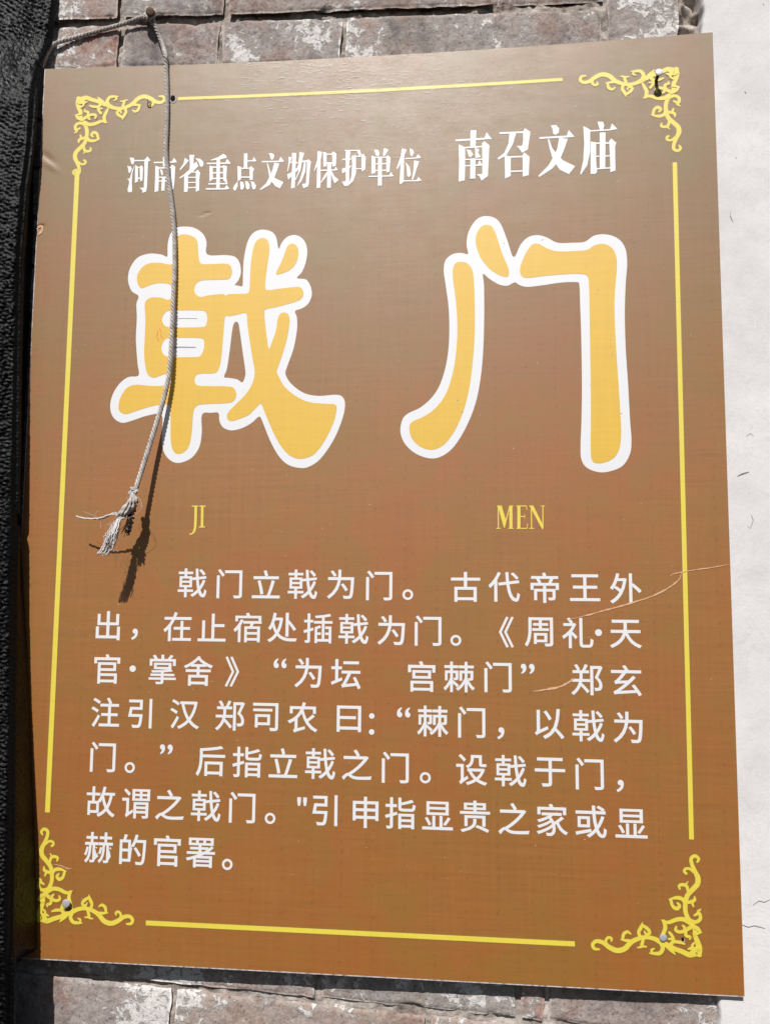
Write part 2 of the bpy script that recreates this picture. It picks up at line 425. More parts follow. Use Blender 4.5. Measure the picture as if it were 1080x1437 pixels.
for n_, (pts_, w_) in enumerate([([(1034, 668), (1040, 665), (1050, 662)], .0015), ([(1053, 722), (1056, 730), (1052, 741), (1047, 738)], .0005), ([(1025, 295), (1024, 303), (1028, 312)], .0006),
    ([(1080, 1262), (1072, 1266), (1064, 1264), (1056, 1270)], .0007), ([(1036, 1296), (1049, 1301), (1058, 1299), (1073, 1303)], .0008), ([(1046, 612), (1052, 608), (1057, 612)], .0005), ([(1044, 128), (1046, 131)], .0014), ([(1031, 221), (1033, 222)], .0012)]):
    vs_, fs_ = [], []
    for i_, (px_, py_) in enumerate(pts_):
        q_ = at(px_, py_, 0.005); ww = w_ * (0.4 if i_ in (0, len(pts_) - 1) else 1) / 2
        a_, b_ = pts_[max(i_ - 1, 0)], pts_[min(i_ + 1, len(pts_) - 1)]; tx, tz = b_[0] - a_[0], -(b_[1] - a_[1]); l_ = math.hypot(tx, tz)
        for sg in (1, -1):
            x_, z_ = q_.x - tz / l_ * ww * sg, q_.z + tx / l_ * ww * sg
            vs_.append((x_, 0.0047 + 0.0012 * noise.noise(Vector((x_ * 7, z_ * 7, 0))) + 0.00035 * noise.noise(Vector((x_ * 45, z_ * 45, 3))), z_))
    for i_ in range(len(pts_) - 1): fs_.append((2 * i_, 2 * i_ + 1, 2 * i_ + 3, 2 * i_ + 2))
    mesh_obj('plaster_crack', vs_, fs_, M_crk, pier, centre=True)

# ------------------------------------------------------------------ the sign
sign = thing('information_sign', 'brown printed heritage notice board with big golden characters nailed to the brick wall', 'sign', (UM, 0.0, VB))
TH = 0.0032
us = [UL, UL + 0.0008] + [UL + (UR - UL) * i / 300 for i in range(1, 300)] + [UR - 0.0006, UR]
vv = [VB, VB + 0.0010] + [VB + (VT - VB) * j / 380 for j in range(1, 380)] + [VT - 0.0004, VT]
NU, NV = len(us), len(vv)
def edge_jit(u, v):
    if u == UL:
        j = 0.0004 * noise.noise(Vector((v * 60, 1, 1)))
        for (py, dpt, wd) in ((232, .0012, .004), (321, .0020, .0035), (330, .0008, .002)):
            vz = P(60, py)[1]; j += dpt * math.exp(-((v - vz) / wd) ** 2)
        return j
    return 0.0
verts, faces, mi = [], [], []
for v in vv:
    for u in us:
        p = S3(u, v); p.x += edge_jit(u, v)
        verts.append(p)
dent = [(P(66, 220), .0006, .010, .0036, -0.7), (P(72, 233), -.0005, .010, .0036, -0.6), (P(57, 318), .0012, .004, .002, 0.3),
        (P(288, 300), .0004, .006, .0016, 0.25)]
for q, (u0, v0), a, s1, s2, ang in [(0, *d) for d in dent]:
    for p in verts:
        dx, dz = p.x - u0, p.z - v0
        if abs(dx) < .05 and abs(dz) < .05:
            l = dx * math.cos(ang) + dz * math.sin(ang); t = -dx * math.sin(ang) + dz * math.cos(ang)
            p.y += a * math.exp(-(l / s1) ** 2 - (t / s2) ** 2)
for j in range(NV - 1):
    for i in range(NU - 1):
        q = j * NU + i; faces.append((q, q + 1, q + NU + 1, q + NU))
        mi.append(1 if (j == 0 or i == 0) else 0)
ring = [i for i in range(NU)] + [j * NU + NU - 1 for j in range(1, NV)] + [(NV - 1) * NU + i for i in range(NU - 2, -1, -1)] + [j * NU for j in range(NV - 2, 0, -1)]
b0 = len(verts)
for q in ring: verts.append(verts[q] + Vector((0, TH, 0)))
for q in range(len(ring)):
    q2 = (q + 1) % len(ring); faces.append((ring[q], b0 + q, b0 + q2, ring[q2])); mi.append(1)
b1 = len(verts)
inner = {}
for j in range(NV):
    for i in range(NU):
        inner[(i, j)] = None
for k_, q in enumerate(ring): inner[(q % NU, q // NU)] = b0 + k_
for j in range(1, NV - 1):
    for i in range(1, NU - 1):
        inner[(i, j)] = len(verts); verts.append(verts[j * NU + i] + Vector((0, TH, 0)))
for j in range(NV - 1):
    for i in range(NU - 1):
        faces.append((inner[(i, j)], inner[(i, j + 1)], inner[(i + 1, j + 1)], inner[(i + 1, j)])); mi.append(1)
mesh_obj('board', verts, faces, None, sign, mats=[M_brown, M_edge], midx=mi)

class Flat:                                   # printed shapes lying on the board, drawn in (u, v)
    def __init__(s, lift): s.v = []; s.f = []; s.lift = lift; s.k = 0
    def poly(s, loops):
        """loops: outer and holes, list of (u, v)"""
        l3 = [[Vector((p[0], p[1], 0)) for p in lp] for lp in loops]
        tris = tessellate_polygon(l3); flat = [p for lp in l3 for p in lp]; b = len(s.v)
        lf = s.lift + s.k * 0.000012; s.k += 1
        s.v += [S3(p.x, p.y, lf) for p in flat]
        big = max(p.x for p in flat) - min(p.x for p in flat) > 0.03
        if big:
            bm = bmesh.new(); bv = [bm.verts.new(p) for p in flat]
            for t in tris:
                try: bm.faces.new([bv[i] for i in t])
                except ValueError: pass
            for ax_ in (0, 1):
                lo = min(p[ax_] for p in flat); hi = max(p[ax_] for p in flat); q_ = lo + 0.008
                while q_ < hi:
                    co = Vector((0, 0, 0)); co[ax_] = q_; no = Vector((0, 0, 0)); no[ax_] = 1
                    bmesh.ops.bisect_plane(bm, geom=bm.verts[:] + bm.edges[:] + bm.faces[:], plane_co=co, plane_no=no); q_ += 0.008
            bm.verts.index_update(); s.v = s.v[:b] + [S3(v_.co.x, v_.co.y, lf) for v_ in bm.verts]
            for f_ in bm.faces:
                id_ = [v_.index + b for v_ in f_.verts]; f_.normal_update(); s.f.append(tuple(id_ if f_.normal.z > 0 else id_[::-1]))
            bm.free(); return
        for t in tris:
            a, b_, c = (flat[i] for i in t)
            ar = (b_ - a).cross(c - a).z
            if abs(ar) < 1e-14: continue
            s.f.append(tuple(i + b for i in (t if ar > 0 else t[::-1])))
    def ribbon(s, pts, sm=0, cap=True):
        """pts: (u, v, width)"""
        if sm: pts = catmull(pts, sm)
        pts = [np.array(p, float) for p in pts]; L, Rr = [], []; n = len(pts)
        for i, p in enumerate(pts):
            t = pts[min(i + 1, n - 1)][:2] - pts[max(i - 1, 0)][:2]; t = t / (np.linalg.norm(t) + 1e-12)
            nn = np.array([-t[1], t[0]]) * p[2] / 2
            L.append(p[:2] + nn); Rr.append(p[:2] - nn)
        lf = s.lift + s.k * 0.000012; s.k += 1; b = len(s.v)
        for a, c in zip(L, Rr): s.v += [S3(a[0], a[1], lf), S3(c[0], c[1], lf)]
        for i in range(n - 1): s.f.append((b + 2 * i, b + 2 * i + 1, b + 2 * i + 3, b + 2 * i + 2))
        if cap:
            for e, dsg in ((0, 1), (n - 1, -1)):
                p = pts[e]; t = (pts[1][:2] - pts[0][:2]) if e == 0 else (pts[-1][:2] - pts[-2][:2])
                ang = math.atan2(t[1], t[0]) + (math.pi if e == 0 else 0); r = p[2] / 2; b = len(s.v)
                m_ = 6
                for q in range(m_ + 1):
                    w = ang - math.pi / 2 + math.pi * q / m_
                    s.v.append(S3(p[0] + r * math.cos(w), p[1] + r * math.sin(w), lf))
                s.f.append(tuple(range(b, b + m_ + 1)))
    def build(s, name, m, parent): return mesh_obj(name, s.v, s.f, m, parent, centre=True)

# scale of the board: metres per photo pixel around a place
def mpp(px, py): a = P(px - 10, py); b = P(px + 10, py); return (b[0] - a[0]) / 20

# frame lines (yellow with an olive rim)
def frame_line(x0, y0, x1, y1, wpx, bow=False):
    n = 24; a, b_ = P(x0, y0), P(x1, y1); pts, rim = [], []
    w = wpx * mpp((x0 + x1) / 2, (y0 + y1) / 2)
    for i in range(n + 1):
        t = i / n; u = a[0] + (b_[0] - a[0]) * t; v = a[1] + (b_[1] - a[1]) * t
        pts.append((u, v, w)); rim.append((u, v, w + 2.6 * 0.00075))
    f = Flat(0.0002); f.ribbon(pts, cap=False); o = f.build('frame_line', M_yel, sign)
    g = Flat(0.00010); g.ribbon(rim, cap=False); r = g.build('rim', M_olive, sign); r.parent = o; r.location = r.location - o.location
frame_line(250, 138.5, 789, 111.5, 4.2)
frame_line(109, 237, 67, 1140, 6.6)
frame_line(946, 228, 969.5, 1178, 6.4)
frame_line(205, 1295, 806, 1324.5, 6.6)

# corner ornaments: scrolls drawn for the lower right corner (6x enlarged photo pixels), mirrored for the others
ORN = [
 [(945,118,14),(957,92,22),(930,66,24),(896,84,26),(898,130,28),(925,195,32),(950,250,38),(945,305,38),(900,355,36),(862,400,34),(846,460,34),(846,530,32),(866,590,34),(900,640,38),(926,690,34),(926,735,32),(950,795,38),(962,850,44),(972,908,14)],
 [(910,200,18),(880,174,20),(845,176,20),(836,198,20),(852,214,20)],
 [(868,365,20),(856,322,24),(825,308,24),(792,318,20),(798,344,14)],
 [(845,312,18),(868,282,6)],
 [(846,470,26),(820,430,28),(770,418,26),(706,432,6)],
 [(722,436,22),(738,488,24),(772,510,28),(796,486,24),(778,462,14)],
 [(852,458,26),(892,452,24),(922,436,24),(922,408,10)],[(900,455,22),(912,490,14)],
 [(880,605,26),(930,622,26),(968,600,26),(968,560,24),(952,536,22),(974,516,10)],[(955,548,22),(922,566,16)],
 [(880,630,30),(830,600,32),(770,602,30),(700,626,26),(646,606,10)],
 [(662,614,24),(676,670,30),(652,735,24),(640,762,10)],
 [(120,852,14),(80,846,24),(66,812,26),(95,784,28),(150,794,32),(205,834,36),(270,862,38),(335,846,38),(385,796,36),(440,766,32),(510,750,30),(580,762,32),(640,792,38),(700,822,38),(755,848,34),(820,872,36),(880,898,38),(930,890,38),(975,906,14)],
 [(185,812,18),(176,778,20),(198,752,20),(224,762,20),(222,782,12)],
 [(400,780,18),(350,778,22),(300,770,8)],[(318,766,20),(326,724,24),(358,704,22),(384,722,12)],
 [(470,756,26),(452,710,24),(470,670,26),(484,626,6)],[(484,650,22),(528,680,26),(544,714,24),(516,726,20),(500,700,12)],
 [(492,766,22),(480,806,24),(474,830,20),(440,838,8)],[(480,826,18),(516,830,12)],
 [(640,800,30),(655,842,30),(630,884,28),(578,886,22),(540,884,6)],[(566,886,16),(560,858,18),(582,846,12)],
 [(680,806,36),(720,850,32),(758,894,8)],
 [(705,826,28),(742,784,26),(736,744,22),(712,712,22)],[(740,764,20),(704,764,14)],[(740,786,22),(800,792,24),(836,806,14)],
 [(905,655,28),(850,686,28),(836,664,22),(822,652,14)],[(850,690,26),(800,706,24),(764,690,24),(768,660,14)],[(846,694,24),(850,735,24),(884,748,20),(880,768,10)],
 [(915,660,30),(950,680,30),(978,712,8)],[(978,708,12),(925,724,26)],
 [(925,870,34),(905,842,30),(868,850,12)],[(908,856,24),(902,816,18),(930,792,14)],[(900,885,40),(945,860,56),(960,900,30)],
]
cBR = P(983, 1342); cTR = P(950.5, 95); cTL = P(108.5, 136.5); cBL = P(53, 1293)
orn_uv = []
for st_ in ORN:
    q = []
    for (x, y, w) in st_:
        u, v = P(820 + x / 6, 1190 + y / 6); q.append((cBR[0] - u, v - cBR[1], w / 6 * mpp(960, 1300) * 1.15))
    orn_uv.append(q)
for (cu, cv), mx, mz in ((cBR, -1, 1), (cTR, -1, -1), (cTL, 1, -1), (cBL, 1, 1)):
    f, g = Flat(0.0002), Flat(0.00008)
    for q in orn_uv:
        f.ribbon([(cu + mx * a, cv + mz * b_, w) for a, b_, w in q], sm=5)
    for q in orn_uv:
        g.ribbon([(cu + mx * a, cv + mz * b_, w + 0.0016) for a, b_, w in q], sm=4)
    g.lift = 0.00006
    o = f.build('corner_ornament', M_yel, sign)
    g.v = [Vector((p.x, dep(p.x, p.z) - 0.00005 - 0.000003 * i / 30, p.z)) for i, p in enumerate(g.v)]
    r = g.build('rim', M_olive, sign); r.parent = o; r.location = r.location - o.location

# large characters (outlines traced at 3x)
def U(lst, ox, oy, s=3.0): return [P(ox + x / s, oy + y / s) for x, y in lst]
def C3(lst, ox, oy, n=4): return [tuple(p) for p in catmull(U(lst, ox, oy), n, True)]
J_y = [(322,128),(342,118),(368,118),(400,130),(412,150),(415,190),(421,232),(440,242),(485,241),(530,240),(551,250),(557,275),(550,298),(530,307),(440,310),(410,321),(399,345),(403,366),(425,380),(460,373),(518,368),(530,374),(545,368),(590,367),(626,362),(632,320),(636,240),(648,170),(665,140),(690,132),(710,148),(714,190),(701,280),(697,342),(712,351),(760,345),(830,338),(850,345),(858,366),(848,388),(820,402),(740,424),(700,432),(694,448),(697,500),(705,560),(712,598),(725,570),(742,520),(750,470),(762,450),(780,446),(797,460),(798,500),(785,570),(760,650),(746,690),(754,716),(780,760),(830,800),(880,822),(950,830),(988,832),(997,850),(985,905),(950,980),(905,1040),(860,1060),(820,1058),(780,1030),(740,970),(700,880),(680,832),(660,845),(630,875),(590,893),(555,903),(537,892),(540,868),(570,835),(610,795),(640,750),(652,700),(645,650),(632,570),(622,500),(616,450),(580,455),(545,462),(529,462),(524,500),(518,570),(510,650),(498,690),(478,702),(430,703),(405,712),(400,735),(410,751),(440,755),(540,757),(568,768),(575,795),(562,820),(530,828),(430,833),(402,846),(393,880),(388,950),(375,1010),(350,1036),(325,1040),(307,1022),(299,980),(299,900),(297,846),(283,833),(230,838),(170,855),(120,872),(95,870),(80,850),(86,810),(110,768),(150,750),(220,755),(285,752),(299,740),(298,716),(284,704),(260,710),(230,720),(206,710),(194,680),(188,620),(190,560),(193,470),(190,412),(202,390),(225,382),(262,384),(285,392),(300,384),(302,350),(296,328),(250,322),(205,333),(178,344),(162,328),(158,295),(175,260),(205,240),(250,236),(290,243),(310,238),(315,200),(315,150)]
J_h1 = [(278,445),(305,438),(420,437),(445,444),(453,468),(448,495),(430,507),(305,508),(274,500),(263,472)]
J_h2 = [(276,560),(305,553),(415,553),(439,564),(438,600),(426,626),(402,633),(295,632),(269,621),(260,592)]
J_dot = [(742,285),(750,262),(768,225),(785,178),(798,159),(817,157),(833,172),(836,205),(825,240),(800,267),(765,282)]
J_w = [(288,150),(300,112),(325,89),(358,84),(400,90),(435,115),(450,150),(453,202),(530,204),(570,212),(590,240),(594,280),(584,310),(569,329),(584,333),(601,333),(603,290),(607,220),(622,150),(645,112),(680,97),(720,104),(742,128),(753,178),(766,152),(790,127),(825,120),(858,140),(873,180),(868,230),(851,275),(830,301),(868,307),(888,338),(892,375),(876,410),(848,430),(822,440),(830,468),(830,520),(815,600),(790,670),(782,706),(808,748),(860,785),(920,797),(990,792),(1020,800),(1032,830),(1022,890),(985,980),(930,1060),(880,1095),(840,1100),(790,1085),(750,1045),(715,980),(685,905),(671,884),(640,910),(600,932),(555,942),(520,930),(504,902),(500,869),(470,868),(431,875),(430,950),(420,1010),(390,1055),(345,1077),(310,1075),(280,1050),(264,1010),(262,950),(261,876),(200,880),(140,900),(95,910),(60,890),(45,850),(52,800),(80,750),(120,718),(164,711),(160,660),(153,560),(157,470),(155,410),(164,377),(135,355),(120,310),(128,260),(160,215),(210,198),(260,202),(284,211),(286,180)]
J_wh = [(567,489),(583,490),(592,540),(603,620),(613,690),(612,715),(600,740),(580,728),(545,721),(524,717),(536,680),(548,600),(558,520)]
D_dot = [(430,77),(450,85),(468,120),(490,190),(515,250),(522,278),(512,296),(480,288),(440,262),(405,220),(386,175),(381,130),(395,95),(412,80)]
D_l = [(315,232),(345,238),(366,265),(374,320),(378,450),(376,560),(368,660),(355,760),(330,860),(295,940),(255,995),(215,1020),(180,1022),(140,1005),(110,970),(102,930),(115,905),(160,885),(210,850),(255,790),(285,700),(300,600),(304,500),(298,400),(286,310),(285,265),(295,240)]
D_r = [(625,157),(650,158),(680,175),(725,188),(800,187),(850,182),(880,163),(920,157),(955,175),(972,210),(975,260),(967,350),(965,450),(972,600),(982,750),(990,880),(993,960),(985,1020),(965,1055),(930,1075),(890,1080),(868,1062),(864,1000),(865,850),(863,650),(860,450),(857,330),(850,292),(820,283),(750,285),(670,292),(600,300),(575,292),(567,265),(580,220),(605,175)]
D_w = [(430,40),(465,50),(490,80),(515,145),(541,213),(570,160),(600,130),(640,120),(680,130),(725,152),(790,152),(840,148),(880,122),(930,117),(980,135),(1010,175),(1018,240),(1012,320),(1008,450),(1012,600),(1022,750),(1030,900),(1036,980),(1030,1040),(1000,1090),(950,1113),(900,1118),(850,1100),(826,1065),(822,1010),(826,900),(828,750),(825,550),(820,400),(817,330),(805,318),(740,320),(670,330),(600,338),(565,330),(545,319),(515,333),(480,328),(440,305),(412,284),(416,330),(417,450),(413,600),(402,720),(380,830),(340,930),(290,1010),(240,1050),(190,1060),(130,1040),(85,1000),(65,950),(72,900),(95,872),(150,845),(200,800),(235,740),(260,650),(270,550),(268,430),(255,330),(247,270),(255,225),(285,200),(320,195),(349,199),(343,160),(350,110),(375,65),(400,45)]
LW, LY = 0.00012, 0.00026
def bigchar(ox, oy, white, holes, yellows):
    f = Flat(LY)
    for y in yellows: f.poly([C3(l, ox, oy) for l in y])
    o = f.build('golden_character', M_gold, sign)
    g = Flat(LW); g.poly([C3(white, ox, oy)] + [C3(h, ox, oy) for h in holes])
    r = g.build('white_outline', M_white, sign); r.parent = o; r.location = r.location - o.location
    return o
bigchar(140, 290, J_w, [J_wh], [[J_y, J_h1, J_h2], [J_dot]])
bigchar(540, 290, D_w, [], [[D_dot], [D_l], [D_r]])
for (x0, y0, x1, y1, w) in ((243, 447, 277, 447, 0.8), (243, 487, 275, 487.5, 1.8)):
    f = Flat(0.0003); a, b_ = P(x0, y0), P(x1, y1)
    f.ribbon([(*a, w * .00075), (*b_, w * .0006)], cap=False); f.build('print_flaw', M_flaw, sign)

# heading characters: thick and thin strokes, each character drawn in an enlarged crop
HEAD = {
'a': (170,210,12.0, [
 ('p',(145,135),(215,140),(235,190),(205,255),(175,240),(165,190)),('p',(105,275),(170,285),(185,330),(155,400),(125,380),(122,320)),
 ('p',(235,245),(225,290),(195,400),(186,560),(190,690),(180,720),(120,720),(112,670),(140,560),(130,510),(98,495),(150,485),(190,350)),
 ('s',(228,188,24),(402,186,24)),('p',(395,175),(450,115),(500,185),(460,205),(450,400),(440,640),(425,710),(365,730),(355,680),(310,645),(385,640),(395,400)),
 ('p',(240,260),(290,290),(290,540),(235,565)),('p',(315,295),(345,262),(375,300),(365,520),(325,545)),('s',(285,302,22),(320,300,22)),('s',(285,485,26),(325,483,26)),
 ('s',(553,220,26),(870,212,26)),('p',(850,210),(895,138),(947,215),(865,226)),('s',(742,120,66),(740,285,66)),
 ('p',(580,270),(640,292),(640,500),(632,700),(565,720),(575,500)),('p',(842,275),(870,256),(916,290),(905,500),(890,650),(820,725),(790,690),(832,640),(845,500)),
 ('s',(636,312,28),(848,303,28)),('s',(636,468,22),(845,464,22)),('s',(636,532,22),(845,526,22)),('s',(718,465,56),(706,695,56)),
 ('p',(660,330),(700,345),(712,430),(690,440),(670,390)),('p',(800,325),(832,340),(800,440),(770,440))]),
'b': (250,205,12.0, [
 ('p',(115,200),(185,245),(130,310),(40,410),(25,395),(90,300)),('p',(190,150),(280,150),(265,200),(262,300),(310,260),(345,340),(245,440),(190,430),(200,300)),
 ('p',(290,205),(370,215),(425,260),(430,320),(400,360),(370,340),(350,280)),('p',(190,400),(240,440),(165,505),(108,505),(40,550),(20,535),(110,470)),
 ('p',(105,500),(170,480),(170,700),(160,775),(100,778)),('p',(300,430),(330,395),(375,450),(360,560),(358,750),(300,775),(300,560)),
 ('s',(190,443,20),(310,440,20)),('s',(165,530,20),(305,528,20)),('s',(165,618,20),(305,615,20)),('s',(165,705,22),(305,700,22)),
 ('p',(545,235),(680,185),(760,130),(810,160),(820,200),(700,230),(560,245)),('s',(485,295,26),(820,290,26)),('p',(790,292),(825,215),(886,292),(868,306)),
 ('s',(680,200,60),(672,725,60)),('p',(530,330),(585,345),(590,560),(530,605)),('p',(758,320),(825,340),(815,540),(835,640),(762,580)),
 ('s',(582,358,26),(762,352,26)),('s',(582,455,26),(762,450,26)),('s',(582,550,26),(765,545,26)),('s',(510,640,26),(830,635,26)),
 ('s',(470,725,28),(810,722,28)),('p',(780,715),(818,655),(870,725),(800,736))]),
'c': (320,205,12.0, [
 ('s',(300,125,60),(295,380,60)),('s',(322,253,22),(420,250,22)),('p',(405,255),(435,185),(482,255),(440,265)),
 ('p',(160,335),(225,355),(222,560),(165,600)),('p',(362,370),(385,335),(445,390),(420,440),(418,570),(365,575)),('s',(218,378,22),(370,375,22)),('s',(216,525,24),(370,525,24)),
 ('p',(165,595),(165,680),(130,750),(105,755),(85,710),(110,660)),('p',(205,595),(260,610),(275,680),(255,735),(215,735),(208,680)),
 ('p',(290,590),(340,600),(368,660),(365,720),(325,740),(302,700)),('p',(385,590),(440,610),(475,670),(465,720),(430,740),(405,700)),
 ('p',(680,125),(740,120),(780,150),(775,200),(745,240),(715,215),(705,160)),('s',(570,265,26),(870,262,26)),('p',(848,258),(885,180),(947,262),(865,275)),
 ('p',(780,280),(865,300),(820,430),(770,560),(700,660),(545,745),(535,730),(640,630),(700,520),(750,400)),
 ('p',(652,285),(675,300),(715,440),(790,540),(935,610),(875,715),(800,680),(700,560),(680,420))]),
'd': (400,200,12.0, [
 ('p',(60,240),(115,250),(90,330),(45,500),(38,480),(60,330)),('p',(115,175),(192,180),(180,400),(165,760),(100,780),(110,600),(120,350)),('s',(95,335,26),(215,345,26)),
 ('p',(35,540),(110,500),(225,410),(225,432),(150,540),(110,575),(55,630)),('p',(245,160),(325,180),(300,260),(262,420),(190,500),(180,480),(222,380),(235,250)),
 ('p',(250,312),(375,300),(388,280),(440,330),(425,400),(400,700),(385,745),(310,775),(285,700),(350,690),(365,450),(370,335),(250,338)),
 ('p',(245,400),(285,330),(262,470),(180,640),(170,625),(215,520)),('p',(320,330),(352,345),(340,500),(280,650),(195,750),(250,620),(300,450)),
 ('p',(550,145),(625,160),(600,300),(595,760),(530,770),(540,400),(490,490),(485,480),(540,300)),
 ('p',(640,160),(700,172),(700,400),(645,415)),('p',(785,180),(815,150),(865,190),(855,390),(795,415),(795,250)),('s',(696,202,22),(800,197,22)),('s',(696,350,30),(800,348,30)),
 ('s',(595,472,24),(850,464,24)),('p',(825,470),(850,405),(893,470)),('s',(745,350,66),(738,765,66)),('p',(715,480),(700,570),(605,690),(603,665),(660,560)),('p',(765,480),(790,490),(830,570),(905,630),(835,695),(795,600))]),
'e': (470,195,8.308, [
 ('p',(125,135),(180,135),(165,300),(165,525),(148,548),(110,550),(80,500),(125,490),(125,300)),('s',(85,240,16),(190,235,16)),('p',(80,350),(125,335),(200,305),(165,350),(120,385),(85,405)),
 ('p',(195,200),(243,182),(245,400),(215,490),(150,550),(190,440),(200,300)),('s',(110,136,14),(290,135,14)),('p',(255,140),(290,132),(308,190),(280,200)),
 ('p',(308,185),(330,175),(358,215),(350,360),(312,382),(308,300)),('s',(238,208,14),(312,204,14)),('s',(240,350,14),(314,348,14)),
 ('p',(455,125),(505,130),(520,180),(500,205),(475,190)),('p',(570,108),(625,125),(580,200),(555,195)),('p',(425,195),(470,210),(470,400),(425,410)),('p',(597,212),(612,190),(645,215),(635,380),(597,395)),
 ('s',(466,216,15),(602,214,15)),('s',(466,293,15),(602,290,15)),('s',(466,370,15),(602,366,15)),('s',(524,216,46),(522,546,46)),('s',(390,440,16),(650,432,16)),('p',(625,435),(650,385),(685,436),(640,442)),
 ('p',(780,110),(835,125),(805,200),(800,480),(800,500),(765,530),(750,520),(765,290),(725,355),(715,345),(765,200)),('p',(870,110),(905,125),(920,165),(895,210),(875,180)),
 ('s',(815,232,15),(960,222,15)),('p',(940,226),(965,178),(1003,221),(955,230)),('p',(820,270),(870,330),(885,420),(860,450),(840,430),(835,340)),('p',(920,250),(980,265),(950,350),(910,478),(893,478),(915,350)),
 ('s',(795,491,15),(975,489,15)),('p',(945,490),(970,443),(1012,490))]),
}
HEAD2 = {
'a': (630,175,8.308, [
 ('s',(75,185,24),(425,163,24)),('p',(402,172),(436,90),(497,170)),('s',(282,65,68),(276,262,64)),('p',(110,230),(185,265),(185,500),(180,650),(110,668),(115,450)),
 ('p',(382,215),(410,195),(467,240),(460,400),(450,600),(375,655),(355,610),(315,580),(385,575),(385,400)),('s',(180,270,20),(388,256,20)),
 ('p',(195,290),(250,300),(280,350),(250,385),(225,370),(215,320)),('p',(300,270),(352,290),(335,330),(370,380),(305,390)),('s',(180,408,16),(388,404,16)),('s',(180,482,16),(388,472,16)),('s',(276,395,60),(273,632,60)),('p',(330,470),(353,413),(380,468)),
 ('s',(585,100,22),(870,88,22)),('p',(700,100),(780,95),(740,230),(665,360),(575,410),(560,395),(640,330),(690,220)),('p',(860,80),(880,42),(945,85),(915,290),(850,330),(815,280),(785,250),(850,245),(860,180)),
 ('p',(645,355),(715,375),(715,600),(650,630)),('p',(855,350),(875,325),(935,375),(925,590),(855,610)),('s',(711,378,20),(860,373,20)),('s',(711,546,18),(860,541,18))]),
'b': (745,165,8.308, [
 ('p',(225,92),(290,90),(325,130),(318,180),(280,205),(255,190),(245,130)),('s',(95,240,24),(425,222,24)),('p',(408,226),(435,145),(503,225),(420,235)),
 ('p',(325,235),(425,250),(380,380),(330,500),(240,600),(95,695),(80,680),(200,560),(250,470),(300,370)),('p',(190,250),(210,260),(240,350),(290,420),(370,500),(512,568),(438,662),(330,610),(250,490),(210,350)),
 ('p',(770,48),(835,50),(850,90),(835,150),(800,150),(780,90)),('s',(680,158,18),(925,143,18)),('p',(912,146),(938,68),(1003,135),(925,150)),
 ('p',(605,100),(685,140),(685,400),(650,560),(575,670),(568,660),(605,500),(615,300)),('p',(690,280),(755,290),(755,500),(765,640),(740,660),(690,660)),('p',(905,275),(930,245),(990,295),(975,340),(980,620),(920,640),(915,450)),
 ('s',(830,175,68),(828,600,64)),('s',(752,302,20),(910,298,20)),('s',(752,455,16),(918,448,16)),('s',(757,600,18),(920,588,18))]),
}
MEN = {'m': (670,690,8.308, [
 ('s',(237,165,13),(240,430,12)),('p',(232,162),(278,162),(326,330),(316,420),(304,420)),('s',(312,405,12),(372,168,12)),('s',(385,163,36),(386,430,36)),
 ('s',(225,168,12),(270,168,12)),('s',(365,168,12),(412,168,12)),('s',(215,428,12),(265,428,12)),('s',(355,428,12),(416,428,12)),
 ('s',(478,163,36),(478,430,36)),('s',(450,167,12),(570,167,12)),('s',(450,428,12),(576,428,12)),('s',(480,290,12),(546,290,12)),('s',(568,165,9),(570,212,7)),('s',(572,432,9),(580,372,7)),('s',(545,268,7),(545,312,7)),
 ('s',(622,165,12),(626,430,12)),('p',(600,162),(646,162),(764,400),(760,440),(748,436)),('s',(758,165,12),(758,425,12)),('s',(596,168,12),(645,168,12)),('s',(735,168,12),(782,168,12)),('s',(600,428,12),(656,428,12))])}
JI = {'j': (80,650,4.909, [
 ('c',(957,298,17),(955,400,17),(950,455,16),(936,482,11),(914,490,9)),('s',(930,296,8),(975,296,8)),
 ('s',(1002,294,17),(1000,440,17)),('s',(982,296,8),(1025,296,8)),('s',(978,440,8),(1020,440,8))])}
CUTS = {(170, 210): [525], (250, 205): [455], (320, 205): [505], (400, 200): [460], (470, 195): [370, 700], (630, 175): [525], (745, 165): [540], (670, 690): [430, 590], (80, 650): [977]}
def strokes(tbl, m, name):
    for (ox, oy, s, lst) in tbl.values():
        cuts = CUTS[(ox, oy)]; fl = [Flat(0.00025) for _ in range(len(cuts) + 1)]
        for it in lst:
            f = fl[sum(sum(p[0] for p in it[1:]) / (len(it) - 1) > c for c in cuts)]
            if it[0] == 'p': f.poly([[P(ox + x / s, oy + y / s) for x, y in it[1:]]])
            else:
                sc = mpp(ox + 50, oy + 40)
                f.ribbon([(*P(ox + x / s, oy + y / s), w / s * sc) for x, y, w in it[1:]], sm=5 if it[0] == 'c' else 0, cap=False)
        for f in fl: f.build(name, m, sign)
strokes(HEAD, M_white, 'heading_character'); strokes(HEAD2, M_white, 'heading_character')
strokes(JI, M_yel, 'latin_letter'); strokes(MEN, M_yel, 'latin_letter')

